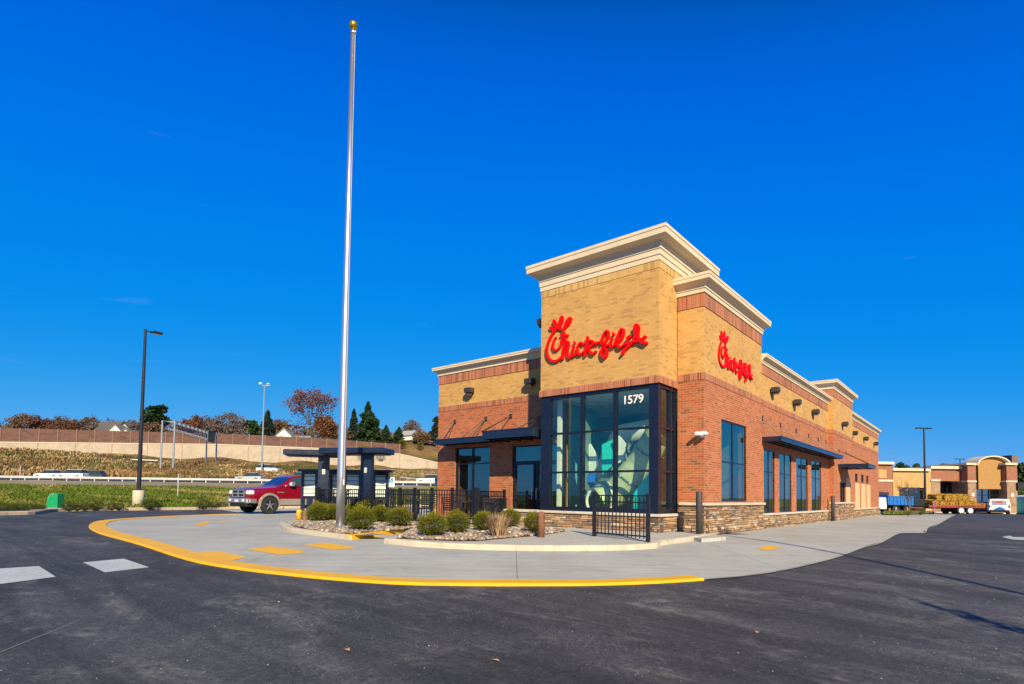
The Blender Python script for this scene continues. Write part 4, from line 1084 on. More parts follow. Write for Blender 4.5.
# ---- accessible parking sign posts
def signpost(u, v, t, w_, h_, top, label, face='hc'):
    q = Dp(u, v, t); z0 = H(q.x, q.y); r = thing('parking_sign', label, 'sign', (q.x, q.y, z0), rz=CR)
    mb = MB(); mb.tube((0,0,0),(0,0,top-.02),.03,n=8); mb.build('post', MT['blk'], r)
    mb = MB(); mb.bev(-w_/2,w_/2,-.05,-.035,top-h_,top,.004); mb.build('sign_plate', plain('sign_blue_white', (.45,.62,.72), .5), r)
    mb = MB(); mb.box(-w_*.28,w_*.28,-.057,-.052,top-h_*.52,top-h_*.12); mb.build('symbol_field', plain('sign_blue', (.04,.25,.6), .5), r)
    mb = MB(); mb.ball((0,-.06,top-h_*.2), w_*.05, 1,.2,1,8,5)
    mb.prismy([(-w_*.03,top-h_*.24),(w_*.02,top-h_*.24),(w_*.02,top-h_*.34),(w_*.12,top-h_*.34),(w_*.16,top-h_*.46),(w_*.12,top-h_*.46),(w_*.08,top-h_*.37),(-w_*.03,top-h_*.37)], -.061, -.058)
    mb.build('symbol', MT['white'], r); return r
signpost(390.5, 500, 23.5, .34, .42, 1.78, 'small pale blue and white sign on a thin post behind the fence')
signpost(436.8, 500, 26, .22, .40, 1.9, 'small white sign just left of the building corner')

# ---- drive-through menu boards and order canopies
nv = MT['navy']; silver = plain('silver_panel', (.50,.53,.53), .5, .2)
def menuface():
    n = NT('menu_face'); a = n.noise(3, 3); v = n.coord(); sp = n.node('ShaderNodeSeparateXYZ'); n.link(v, sp.inputs[0])
    st2 = n.math('FRACT', n.math('MULTIPLY', sp.outputs[2], 5.5)); k = n.ramp(st2, [(.70, 0.0), (.74, 1.0)])
    n.base(n.mix(k, n.mix(a, (.74,.78,.74), (.58,.66,.60)), (.24,.28,.28))); n.set(Roughness=.25); return n.mat
MF = menuface()
def canopy(u0, u1, cu0, cu1, vt, vb, t, label, rz):
    c = Dp((cu0+cu1)/2, 500, t); z0 = H(c.x, c.y); m_per = t / FPX
    root = thing('order_canopy', label, 'canopy', (c.x, c.y, z0), rz, 'drive-through order canopies')
    hor = 494; top = CAM.z + (hor - vt) * m_per - z0; th = .22; cw = .22
    mb = MB(); mb.bev(-cw, cw, -.15, .15, 0, top-th, .02); mb.build('column', nv, root)
    L0 = (u0 - (cu0+cu1)/2) * m_per * 1.12; L1 = (u1 - (cu0+cu1)/2) * m_per * 1.12
    mb = MB(); mb.bev(L0, L1, -.55, .55, top-th, top, .03); mb.build('roof_slab', nv, root)
    mb = MB(); mb.box(-.06,.06,-.156,-.151,top-.95,top-.75); mb.build('speaker_plate', silver, root)
    mb = MB(); mb.bev(L0+.1, L1-.1, -.42,.42, top-th-.03, top-th-.002,.005); mb.build('soffit', MT['blk'], root)
    return root
canopy(290, 338, 316.5, 329.7, 452.5, 500, 23, 'left dark drive-through canopy on a single thick column', CR + R(14))
canopy(325, 387, 359.6, 373.5, 449.5, 500, 22, 'right dark drive-through canopy, taller and wider, behind the flagpole', CR + R(-12))
def menuboard(u0, u1, t, label, vt=476, vb=497.5, hood=True):
    c = Dp((u0+u1)/2, 500, t); z0 = H(c.x, c.y); k = t / FPX; w_ = (u1-u0)*k/2; zt = CAM.z + (494-vt)*k - z0; zb = CAM.z + (494-vb)*k - z0
    r = thing('menu_board', label, 'menu board', (c.x, c.y, z0), CR, 'drive-through menu boards')
    mb = MB(); 
    for x0, x1 in ((-w_-.10, -w_), (w_, w_+.10)): mb.bev(x0, x1, -.14, .14, 0, zt+.12, .01)
    mb.bev(-w_, w_, -.14, .14, zt, zt+.12, .01); mb.bev(-w_, w_, -.12, .12, zb-.10, zb, .01); mb.build('frame', nv, r)
    mb = MB(); mb.box(-w_, w_, -.06, .06, zb, zt); mb.build('panel', MF, r)
    mb = MB(); mb.box(-.10,.10,-.10,.10,0,zb-.1); mb.build('leg', nv, r)
    if hood: mb = MB(); mb.bev(-w_-.25, w_+.25, -.18, .18, zt+.12, zt+.22, .01); mb.build('hood', nv, r)
    return r
menuboard(304, 315.5, 24.5, 'white menu board behind the front of the red pickup')
menuboard(332, 343.5, 24.2, 'menu board mostly hidden by the flagpole')
menuboard(346.5, 359, 23.8, 'menu board just right of the flagpole')
menuboard(375, 386, 23.4, 'menu board at the right end of the drive-through row')

# ---- pickup truck (x forward, y left)
def loft(mb, secs, mi=0, closed=True):
    """secs: list of (x, [(y, z) ...]) half outlines from bottom centre up to top centre; mirrored"""
    rings = []
    for x, hf in secs:
        ring = [(x, y, z) for y, z in hf] + [(x, -y, z) for y, z in hf[::-1] if abs(y) > 1e-6]
        rings.append(ring)
    n = len(rings[0]); vs = [v for r in rings for v in r]; fs = []
    for i in range(len(rings)-1):
        for k in range(n): j = (k+1) % n; fs.append((i*n+k, i*n+j, (i+1)*n+j, (i+1)*n+k))
    if closed: fs += [tuple(range(n-1,-1,-1)), tuple(range((len(rings)-1)*n, len(rings)*n))]
    mb.add(vs, fs, mi)
TM = {}
TM['tyre'] = plain('tyre_rubber', (.02,.02,.022), .85); TM['chrome'] = plain('chrome', (.62,.62,.62), .34, .8, var=.05); TM['rim'] = plain('alloy_rim', (.5,.5,.52), .3, .8)
TM['lamp'] = plain('headlamp_lens', (.7,.72,.75), .1); TM['tail'] = plain('tail_lamp', (.4,.01,.01), .2); TM['black'] = plain('black_trim', (.015,.015,.017), .5); TM['plate'] = plain('licence_plate', (.6,.6,.62), .5)
def wheel(parent, x, y, r, wd, name='wheel'):
    s = 1 if y > 0 else -1; mb = MB(); mb.smooth = False
    prof = [(r*.62, -wd/2), (r*.94, -wd/2), (r, -wd*.36), (r, wd*.36), (r*.94, wd/2), (r*.62, wd/2), (r*.60, wd*.2)]
    vs = []; n = 28
    for (q, h) in prof:
        for i in range(n): a = 2*PI*i/n; vs.append((x + q*math.cos(a), y + h, r + q*math.sin(a)))
    fs = [(k*n+i, k*n+(i+1) % n, (k+1)*n+(i+1) % n, (k+1)*n+i) for k in range(len(prof)-1) for i in range(n)]
    mb.add(vs, fs); w_ = mb.build(name, TM['tyre'], parent)
    mb = MB(); yo = y + s*wd*.30
    for i in range(5):
        a = 2*PI*i/5 + .3; ca, sa = math.cos(a), math.sin(a); p1 = Vector((x + ca*r*.10, yo + s*.02, r + sa*r*.10)); p2 = Vector((x + ca*r*.60, yo, r + sa*r*.60)); mb.tube(p1, p2, r*.10, r*.075, n=6)
    for i in range(24):
        a, b = 2*PI*i/24, 2*PI*(i+1)/24; mb.tube((x+math.cos(a)*r*.60, yo, r+math.sin(a)*r*.60), (x+math.cos(b)*r*.60, yo, r+math.sin(b)*r*.60), r*.055, n=5, cap=False)
    mb.lathe([(0,-.03),(r*.15,-.03),(r*.15,.02),(0,.03)], 12, (x, yo + s*.01, r), 'y'); mb.build('rim', TM['rim'], w_)
    mb = MB(); mb.lathe([(0,-.02),(r*.6,-.02),(r*.6,.0),(0,.0)], 20, (x, y, r), 'y'); mb.build('brake_disc', TM['black'], w_)
    return w_
def pickup(root):
    red = plain('metallic_red_paint', (.26,.003,.016), .25, .2, var=.06, coat=1.0); bei = plain('silver_beige_lower', (.42,.38,.34), .35, .4)
    def sec(x, zb, zt, w0, w1, crown=.03): return (x, [(0, zb), (w0*.9, zb), (w0, zb+.06), (w0+.01, (zb+zt)/2), (w1, zt-.10), (w1-.06, zt-.02), (w1*.5, zt+crown*.8), (0, zt+crown)])
    mb = MB()
    loft(mb, [sec(2.86, .62, 1.06, .84, .72, .0), sec(2.82, .55, 1.16, .93, .84), sec(2.6, .50, 1.23, .98, .92), sec(1.9, .50, 1.27, 1.0, .95, .05), sec(1.25, .50, 1.33, 1.0, .97, .04), sec(.6, .50, 1.34, 1.0, .97, 0), sec(-.95, .50, 1.34, 1.0, .97, 0), sec(-1.02, .50, 1.34, 1.0, .97, 0)])
    loft(mb, [sec(-1.04, .55, 1.36, 1.0, .96, 0), sec(-2.6, .55, 1.38, 1.0, .96, 0), sec(-2.95, .60, 1.38, .98, .94, 0)])
    b = mb.build('body', red, root)
    # lower two-tone cladding
    mb = MB()
    for s in (1, -1):
        y0, y1 = (1.0, 1.022) if s > 0 else (-1.022, -1.0)
        mb.box(-1.6, 1.30, y0, y1, .42, .72); mb.box(-2.95, -2.3, y0, y1, .45, .72)
    mb.build('lower_trim', bei, root)
    # wheel arches
    for wx_ in (1.85, -1.80):
        for s in (1, -1):
            mb = MB(); n = 12; vs = []
            for i in range(n+1):
                a = PI*(-.06 + 1.12*i/n)
                for (r_, y_) in ((.46, .96), (.46, 1.045), (.56, 1.035), (.575, .98)): vs.append((wx_ + r_*math.cos(a), s*y_, .44 + r_*math.sin(a)))
            mb.add(vs, [(i*4+k, i*4+(k+1) % 4, (i+1)*4+(k+1) % 4, (i+1)*4+k) for i in range(n) for k in range(4)] + [(0,1,2,3), (n*4+3,n*4+2,n*4+1,n*4)]); mb.build('wheel_arch', bei, root)
            mb = MB(); mb.lathe([(0,-.02),(.47,-.02),(.47,.0),(0,.0)], 24, (wx_, s*1.012, .46), 'y'); mb.build('wheel_well', TM['black'], root)
            wheel(root, wx_, s*.93, .41, .27)
    # cab
    mb = MB()
    def cs(x, zt, w_): return (x, [(0, 1.32), (.95, 1.32), (.93, 1.36), (w_+.02, lerp(1.36, zt, .85) if zt > 1.4 else zt), (w_-.05, zt), (0, zt+.03)])
    loft(mb, [cs(1.28, 1.36, .90), cs(.55, 1.83, .76), cs(.30, 1.92, .74), cs(-.75, 1.93, .74), cs(-.92, 1.88, .74), cs(-1.0, 1.38, .86)])
    c = mb.build('cab', red, root)
    g = MB(); e = .012
    g.add([(1.22+e,.80,1.42),(.60+e,.69,1.82),(.60+e,-.69,1.82),(1.22+e,-.80,1.42)], [(0,1,2,3)]); g.build('windscreen', MT['carglass'], root)
    for s in (1, -1):
        for (xa, xb, xc, xd, nm) in ((.95,.42,-.16,-.16,'door_window'), (-.24,-.24,-.86,-.88,'rear_window')):
            g = MB(); yb, yt = s*.955, s*.79
            g.add([(xa,yb,1.39),(xb,yt,1.85),(xc,yt,1.86),(xd,yb,1.39)], [(0,1,2,3)]); g.build(nm, TM['black'] if nm == 'rear_window' else plain('side_glass', (.03,.06,.06), .05), root)
        mb = MB(); mb.bev(.62,.84,min(s*1.02,s*1.22),max(s*1.02,s*1.22),1.36,1.58,.03); mb.build('mirror', TM['chrome'], root)
        mb = MB(); mb.bev(-.10,.10,min(s*1.005,s*1.03),max(s*1.005,s*1.03),1.18,1.22,.01); mb.build('door_handle', TM['chrome'], root)
        mb = MB(); mb.bev(1.1,1.45,min(s*1.0,s*1.012),max(s*1.0,s*1.012),1.02,1.07,.004); mb.build('fender_badge', TM['chrome'], root)
        mb = MB(); mb.box(.98,.99,min(s*.99,s*1.004),max(s*.99,s*1.004),.55,1.36); mb.box(-.2,-.19,min(s*.99,s*1.004),max(s*.99,s*1.004),.55,1.36); mb.build('door_seam', TM['black'], root)
        mb = MB(); mb.bev(2.60,2.87,min(s*.62,s*.965),max(s*.62,s*.965),.92,1.12,.03); mb.build('headlight', TM['lamp'], root)
        mb = MB(); mb.lathe([(0,-.01),(.07,-.01),(.07,.02),(0,.02)], 12, (2.99, s*.62, .64), 'x'); mb.build('fog_light', TM['lamp'], root)
        mb = MB(); mb.bev(-2.97,-2.93,min(s*.80,s*.96),max(s*.80,s*.96),.95,1.30,.01); mb.build('tail_light', TM['tail'], root)
    mb = MB(); mb.bev(2.80,2.90,-.56,.56,.80,1.14,.03); gr = mb.build('grille', TM['black'], root)
    mb = MB(); mb.bev(2.89,2.915,-.56,.56,1.10,1.15,.01); mb.bev(2.89,2.915,-.56,.56,.79,.84,.01); mb.bev(2.89,2.915,-.57,-.52,.84,1.10,.01); mb.bev(2.89,2.915,.52,.57,.84,1.10,.01); mb.box(2.895,2.92,-.04,.04,.84,1.10); mb.box(2.895,2.918,-.52,-.04,.94,1.0); mb.box(2.895,2.918,.04,.52,.94,1.0); mb.build('grille_bars', TM['chrome'], gr)
    mb = MB(); mb.bev(2.78,2.98,-.97,.97,.50,.74,.05); mb.bev(2.5,2.84,.94,1.0,.52,.72,.02); mb.bev(2.5,2.84,-1.0,-.94,.52,.72,.02); mb.build('front_bumper', TM['chrome'], root)
    mb = MB(); mb.box(2.981,2.99,-.16,.16,.56,.68); mb.build('licence_plate', TM['plate'], root)
    mb = MB(); mb.bev(2.6,2.9,-.8,.8,.34,.50,.03); mb.box(-2.8,2.4,-.5,.5,.36,.5); mb.build('underbody', TM['black'], root)
    mb = MB(); mb.bev(-3.08,-2.93,-.95,.95,.52,.70,.03); mb.build('rear_bumper', TM['chrome'], root)
    return root
wp = Dp(266, 514.5, 27.6); hd = math.atan2((-RH*.60 - FH*.80).y, (-RH*.60 - FH*.80).x)
tr = thing('pickup_truck', 'red pickup truck with silver lower trim in the drive-through lane', 'pickup truck')
dirv = Vector((math.cos(hd), math.sin(hd), 0)); lft = Vector((-dirv.y, dirv.x, 0))
wp = wp + RH*.12
org = Vector((wp.x, wp.y, 0)) - dirv*1.85 - lft*.93
tr.location = (org.x, org.y, H(org.x, org.y) + .04); tr.rotation_euler.z = hd
pickup(tr)
# ================================================================== BACKGROUND LEFT
def loc_st(s, t): x, y = W(s, t); return (x, y, H(x, y))
def u2s(u, t): return (u - 512) / FPX * t
# ---- street lamp left and others
def lamp_post(name, label, loc, Hh, arms, rz=0, base=True, m=None, r0=.13, group='car park lamp posts'):
    m = m or MT['blk']; r = thing(name, label, 'lamp post', loc, rz, group); b = .95 if base else 0
    if base:
        mb = MB(); mb.smooth = True; mb.lathe([(.33,-.3),(.33,.92),(.30,.95),(0,.95)], 24); mb.build('concrete_base', MT['kerb'], r)
    mb = MB(); mb.bev(-.22,.22,-.22,.22,b,b+.05,.01); mb.lathe([(.16,b+.05),(r0,b+.12),(r0*.95,b+1),(r0*.6,Hh)], 14); mb.build('pole', m, r)
    for a in arms:
        mb = MB(); d = Vector((math.cos(a), math.sin(a), 0)); mb.tube((0,0,Hh-.12), d*.55 + Vector((0,0,Hh-.08)), .035, n=6)
        mb.M = Matrix.Translation((0,0,Hh)) @ Matrix.Rotation(a, 4, 'Z'); mb.bev(.35,1.0,-.2,.2,-.16,-.02,.03); mb.M = None
        h_ = mb.build('lamp_head', m, r)
        g = MB(); g.M = Matrix.Translation((0,0,Hh)) @ Matrix.Rotation(a, 4, 'Z'); g.box(.42,.93,-.15,.15,-.168,-.161); g.build('lens', MT['white'], h_)
    return r
p = Dp(138, 507, 36.5); lamp_post('lamp_post', 'tall black lamp post on a round concrete base at the left verge', (p.x, p.y, H(p.x, p.y)), 11.5, [CR + 1.0], group='car park lamp posts')
p = Dp(925.5, 513, 66); lamp_post('lamp_post', 'black twin-head lamp post in front of the shops', (p.x, p.y, H(p.x, p.y)), 10.05, [CR + .15, CR + PI + .15])
p = Dp(961, 505, 118); lamp_post('lamp_post', 'distant twin-head lamp post showing above the shop roof', (p.x, p.y, H(p.x, p.y)), 10.5, [CR, CR + PI], base=False)
# lamp post outside the photo on the right that throws the long thin shadow
k_ = Vector((SUN_AZ.x, SUN_AZ.y)); g1 = Vector(G(730, 536, 0)); g2 = Vector(G(1024, 598, 0)); dd = (g2 - g1).normalized(); print('shadow dir', dd, 'sun', SUN_AZ)
bs = Vector(G(880, 562.7, 0)) + k_ * (19.5 - (Vector(G(880, 562.7, 0)) - g1).length); lamp_post('lamp_post', 'black lamp post standing outside the right edge, casting the long thin shadow', (bs.x, bs.y, H(bs.x, bs.y)), 12.0 if 0 else 1.1 + 19.5*math.tan(R(SUN_EL)), [1.0], base=True, r0=.09)
# young tree outside the frame, casting the broken shadow
# ---- verge shrubs
random.seed(11)
vb = bushmesh(21, 2400); vb.c = [(c[0]*.45, c[1]*.55, c[2]) for c in vb.c]
vbs = [(2,512.5,6),(12,513,5.5),(20,513.5,6.5),(29,512,5),(38,511.8,4.5),(42,511,3.5),(69,511.5,6),(77,511,4),(85,510.4,5),(97,510.2,5.5),(112,510.2,4.5),(119,509.8,4.2),(150,509.4,6.5),(158,509,4),(203,509,6),(214,508.6,4.5),(222,508.5,4)]
names_ = ['at the left photo edge','second from the left edge','third from the left edge','fourth from the left edge','small, left of the green cover','tiny, touching the green cover on its left','just right of the green cover','second right of the green cover','third right of the green cover','fourth right of the green cover','fifth right of the green cover','directly left of the lamp post base','directly right of the lamp post base','second right of the lamp post base','left of the pickup, third from it','next but one left of the pickup','directly left of the pickup']
vmat = MT['leaf']; f0 = None
for (u, v, r), nm in zip(vbs, names_):
    q = G(u, v, .12); s_, t_ = st(*q); k = (t_ + 2.0) / t_; q = (CAM.x + (q[0]-CAM.x)*k, CAM.y + (q[1]-CAM.y)*k); rr = r * t_ / FPX * 1.25
    if f0 is None: f0 = o = vb.build('verge_shrub', vmat)
    else: o = f0.copy(); COL.objects.link(o)
    o.location = (q[0], q[1], H(*q) + .02); o.scale = (rr, rr, rr*.85); o.rotation_euler.z = u; tag(o, 'low dark green shrub on the grass verge, ' + nm, 'shrub', 'low shrubs along the back kerb')
# ---- green cover
q = Dp(55.5, 511, 29.5); gc = thing('utility_cover', 'bright green slanted utility cover on the left kerb', 'utility box', (q.x, q.y, .12), CR)
gm = plain('green_plastic', (.005,.28,.10), .45)
mb = MB(); 
pr_ = [(-.32,0),(.26,0),(.26,.72),(.20,.76),(-.10,.70),(-.27,.48)]
mb.prismy(pr_, -.22, .22); mb.build('cover', gm, gc)
mb = MB(); mb.prismy([(-.262,.485),(-.10,.703),(.05,.735),(.0,.745),(-.12,.72),(-.285,.50)], -.2, .2); mb.build('lid', plain('pale_green_lid', (.35,.50,.42), .5), gc)
mb = MB(); mb.box(-.38,.34,-.27,.27,-.1,.0); mb.build('base', MT['kerb'], gc)
q = Dp(75, 511, 30.5); dc = thing('drain_lid', 'flat dark drain lid just right of the green cover', 'drain lid', (q.x, q.y, .16), CR); mb = MB(); mb.lathe([(0,0),(.32,0),(.32,.06),(.28,.09),(0,.10)], 20); mb.build('lid', MT['blk'], dc)
# ---- guardrail
galv = plain('galvanised_steel', (.62,.63,.62), .5, .2)
def guardrail(label, pts, step=2.1, h=.75, blk=.0):
    a = Vector((*W(*pts[0]), 0)); b = Vector((*W(*pts[1]), 0)); L = (b - a).length; ang = math.atan2((b-a).y, (b-a).x); z0 = H(a.x, a.y); z1 = H(b.x, b.y)
    r = thing('guardrail', label, 'guardrail', (a.x, a.y, z0), ang, 'highway guardrails'); n = int(L / step); rb = MB(); f = None
    N = max(2, n)
    for i in range(N):
        x0, x1 = L*i/N, L*(i+1)/N; p0 = a.lerp(b, i/N); p1 = a.lerp(b, (i+1)/N); h0 = H(p0.x, p0.y) - z0; h1 = H(p1.x, p1.y) - z0
        pr = [(-.03, h-.33), (-.09, h-.26), (-.03, h-.17), (-.09, h-.08), (-.03, h-.0), (.0, h)]
        rb.add([(x0, y, h0+z) for y, z in pr] + [(x1, y, h1+z) for y, z in pr], [(k, k+1, 6+k+1, 6+k) for k in range(5)] + [(0,6,11,5)])
    rb.build('rail', galv, r)
    for i in range(N + 1):
        if i >= 100: break
        p0 = a.lerp(b, i/N); x = L*i/N
        if f is None: m_ = MB(); m_.box(-.055,.055,0,.15,-.2,h); f = o = m_.build('post', galv, r)
        else: o = f.copy(); COL.objects.link(o); o.parent = r
        o.location = (x, 0, H(p0.x, p0.y) - z0)
    return r
guardrail('white galvanised guardrail across the left background beyond the grass', [(-88, 87), (-30, 87)])
guardrail('white galvanised guardrail seen behind the canopies and left of the building', [(-29.5, 87), (-4, 87)])
guardrail('far white guardrail on the embankment below the retaining wall, left', [(u2s(62, 138), 138), (u2s(103, 139), 139)], h=1.0)
guardrail('far white guardrail on the embankment near the gantry', [(u2s(120, 140), 140), (u2s(157, 141), 141)], h=1.0)
guardrail('white guardrail on the curve near the building corner', [(u2s(400, 112), 112), (u2s(455, 100), 100)], h=.9)
# thin wire fence posts in the field
for i, (u, lb) in enumerate(((178.5,'thin grey marker post in the field right of the lamp post'), (20,'thin pale marker post behind the guardrail at far left'), (241.5,'short yellow-brown marker post left of the pickup'))):
    t_ = (48, 92, 92)[i]; r = thing('marker_post', lb, 'post', loc_st(u2s(u, t_), t_), group='roadside marker posts'); hh = (1.9, 1.9, 2.0)[i]
    mb = MB(); mb.tube((0,0,0),(0,0,hh),(.03,.05,.12)[i],n=6); mb.build('post', galv if i < 2 else plain('yellow_wood', (.45,.33,.10), .8), r)
    mb = MB(); mb.box(-.06,.06,-.06,.06,hh,hh+.05); mb.build('cap', galv, r)
# ---- cars
def car(label, loc, rz, col, L=4.5, Wd=1.8, Hh=1.45, kind='sedan', cat='car', group='cars on the highway', nm='car'):
    r = thing(nm, label, cat, loc, rz, group); m_ = plain('car_paint', col, .3, .1, var=.05, coat=.8); w = Wd/2; l = L/2
    def sc(x, zb, zt, q=1): return (x, [(0,zb),(w*q*.92,zb),(w*q,zb+.08),(w*q,(zb+zt)/2),(w*q*.95,zt-.05),(w*q*.8,zt),(0,zt+.02)])
    bl = .62*Hh
    mb = MB(); loft(mb, [sc(l, .35, bl*.72, .82), sc(l-.15, .25, bl*.86, .95), sc(l-.9, .22, bl*.98), sc(.3, .22, bl), sc(-l+.8, .22, bl*1.03), sc(-l+.1, .3, bl, .95), sc(-l, .4, bl*.9, .88)]); mb.build('body', m_, r)
    xf0, xf1, xr1, xr0 = (l-1.35, l-2.0, -l+1.2, -l+.55) if kind == 'sedan' else (l-1.2, l-1.75, -l+.45, -l+.12)
    def cc(x, zt, q): return (x, [(0,bl-.03),(w*.93,bl-.03),(w*q+.02,lerp(bl,zt,.8)),(w*q-.06,zt),(0,zt+.02)])
    mb = MB(); loft(mb, [cc(xf0, bl+.02, .9), cc(xf1, Hh-.03, .74), cc((xf1+xr1)/2, Hh, .74), cc(xr1, Hh-.04, .74), cc(xr0, bl+.03, .88)]); mb.build('cabin', MT['carglass'] if 0 else plain('car_cabin_glass', (.03,.04,.05), .08), r)
    mb = MB(); loft(mb, [(xf1+.05, [(0,Hh-.035),(w*.70,Hh-.05),(w*.68,Hh-.01),(0,Hh+.03)]), ((xf1+xr1)/2, [(0,Hh-.02),(w*.72,Hh-.03),(w*.68,Hh+.015),(0,Hh+.05)]), (xr1-.05, [(0,Hh-.045),(w*.70,Hh-.06),(w*.68,Hh-.02),(0,Hh+.02)])]); mb.build('roof', m_, r)
    for x in (l-.85, -l+.85):
        for s in (1, -1): wheel(r, x, s*(w-.08), .33, .22)
    for s in (1, -1):
        mb = MB(); mb.bev(l-.22,l-.02,min(s*w*.5,s*w*.86),max(s*w*.5,s*w*.86),bl*.62,bl*.78,.02); mb.build('headlight', TM['lamp'], r)
        mb = MB(); mb.bev(-l-.01,-l+.15,min(s*w*.5,s*w*.86),max(s*w*.5,s*w*.86),bl*.72,bl*.9,.02); mb.build('tail_light', TM['tail'], r)
    return r
along = math.atan2(RH.y, RH.x)
for (u, t_, c, lb, k) in ((50, 96, (.75,.76,.78), 'white car on the highway, leftmost of the pair at the left', 'sedan'), (73, 96, (.72,.73,.75), 'white car on the highway, right one of the pair at the left', 'wagon'), (92, 101, (.03,.07,.05), 'dark green car on the highway behind the white pair', 'wagon'),
      (250, 97, (.45,.46,.48), 'grey car on the highway just above the pickup bonnet', 'sedan'), (300, 94, (.12,.35,.42), 'teal car on the highway behind the pickup roof', 'wagon'), (430, 97, (.72,.73,.75), 'white car on the highway just left of the building', 'wagon')):
    x, y = W(u2s(u, t_), t_); car(lb, (x, y, H(x, y) + .07), along + PI, c, kind=k, Hh=1.5 if k == 'sedan' else 1.62)
q = W(u2s(268, 126), 126); car('white van on the embankment road beside the high-mast light', (q[0], q[1], H(*q) + .05), along, (.7,.7,.72), kind='wagon', Hh=1.9, L=4.8)
# ---- retaining wall and sound wall
rwm = concrete('retaining_wall_concrete', (.36,.30,.235), (.50,.42,.34)); swm = brick('sound_wall_panels', (.125,.062,.052), (.155,.08,.064), (.10,.052,.045), (.11,.065,.055), bw=1.2, bh=.42, darkamt=.2)
rw = thing('retaining_wall', 'long pale concrete retaining wall along the embankment', 'retaining wall', loc_st(-60, wall_t(-60)))
O_ = Vector(rw.location)
def strip(mb, ss, lo, hi, thick, O, capm=False):
    for i in range(len(ss)-1):
        a, b = ss[i], ss[i+1]; pa = Vector((*W(a, wall_t(a)), 0)) ; pb = Vector((*W(b, wall_t(b)), 0)); n_ = Vector((FH.x, FH.y, 0)) * thick
        A0, A1, B0, B1 = lo(a), hi(a), lo(b), hi(b)
        vs = [pa+Vector((0,0,A0)), pb+Vector((0,0,B0)), pb+Vector((0,0,B1)), pa+Vector((0,0,A1))]; vs += [v + n_ for v in vs]
        mb.add([v - O for v in vs], [(0,1,2,3),(7,6,5,4),(0,4,5,1),(1,5,6,2),(2,6,7,3),(3,7,4,0)])
ss = [-220 + 4.2*i for i in range(54)]; ss = [s for s in ss if s < 8]
off = lambda q: Vector((FH.x*q, FH.y*q, 0))
mb = MB(); strip(mb, ss, lambda s: wall_base(s) - 2, lambda s: wall_top(s), .8, O_ - off(-.6)*0 + off(.9)); mb.build('wall_face', rwm, rw)
mb = MB(); strip(mb, ss, lambda s: wall_top(s) - .02, lambda s: wall_top(s) + .22, 1.0, O_ + off(1.0)); mb.build('coping', MT['cap'], rw)
mb = MB()
for s in ss[::2]:
    pa = Vector((*W(s, wall_t(s)), 0)) - off(.93); mb.box(*(lambda c: (c.x-.06, c.x+.06, c.y-.06, c.y+.06, wall_base(s)-1-O_.z, wall_top(s)-.05-O_.z))(pa - O_ * 1 if 0 else Vector((pa.x - O_.x, pa.y - O_.y, 0))))
mb.build('wall_joint', plain('joint_strip', (.35,.28,.21), .9), rw)  # slim darker tan strips marking the wall joints
rw_children_fix = [c for c in rw.children]
for c in rw_children_fix[:2]: pass
rw['label'] = 'long pale concrete retaining wall along the embankment'
sw = thing('sound_wall', 'brown panelled sound barrier on top of the retaining wall', 'sound barrier', loc_st(-90, wall_t(-90)))
O2 = Vector(sw.location); s2 = [s for s in ss if s < -33]
swt = lambda s: interp(s, [-136, -85, -57, -34.5], [17.1, 17.8, 17.5, 16.5])
mb = MB(); strip(mb, s2, lambda s: wall_top(s) + .2, swt, .2, O2 + off(.5)); mb.build('barrier_panels', swm, sw)
pm = plain('barrier_post', (.22,.13,.10), .8); f = None
for s in s2:
    pa = Vector((*W(s, wall_t(s)), wall_top(s))) - off(.58)
    if f is None: m_ = MB(); m_.box(-.14,.14,-.12,.12,0,1); f = o = m_.build('post', pm, sw)
    else: o = f.copy(); COL.objects.link(o); o.parent = sw
    o.location = pa - O2; o.scale = (1, 1, swt(s) - wall_top(s) + .15); o.rotation_euler.z = CR
# move object-space heights back: meshes above are stored relative to the roots
# ---- sign gantry
gm_ = plain('gantry_galvanised', (.26,.30,.34), .6, .3)
gA = Vector((*W(u2s(166.5, 124), 124), 0)); gB = Vector((*W(u2s(210.5, 152), 152), 0)); zA = H(gA.x, gA.y); zT = CAM.z + (491-421)/FPX*124
gt = thing('sign_gantry', 'grey lattice sign gantry spanning over the highway', 'gantry', (gA.x, gA.y, zA)); dG = (gB - gA); LG = dG.length; dG.normalize(); nG = Vector((-dG.y, dG.x, 0)); zt = zT - zA
for (c, hz) in ((Vector((0,0,0)), 0), (dG*LG, H(gB.x, gB.y) - zA)):
    for s in (-1.25, 1.25):
        mb = MB(); b = c + nG*s; mb.tube(b + Vector((0,0,hz-.5)), b + Vector((0,0,zt)), .22, .18, n=8); mb.build('post', gm_, gt)
mb = MB(); nn = 22
for i in range(nn):
    a = dG*(LG*i/nn); b = dG*(LG*(i+1)/nn)
    for s in (-1.25, 1.25):
        for z in (zt, zt-1.7): mb.tube(a + nG*s + Vector((0,0,z)), b + nG*s + Vector((0,0,z)), .10, n=5, cap=False)
        mb.tube(a + nG*s + Vector((0,0,zt-(0 if i % 2 else 1.7))), b + nG*s + Vector((0,0,zt-(1.7 if i % 2 else 0))), .07, n=4, cap=False)
    mb.tube(a + nG*-1.25 + Vector((0,0,zt)), b + nG*1.25 + Vector((0,0,zt)), .06, n=4, cap=False)
    for z in (zt, zt-1.7): mb.tube(b + nG*-1.25 + Vector((0,0,z)), b + nG*1.25 + Vector((0,0,z)), .06, n=4, cap=False)
mb.build('truss', gm_, gt)
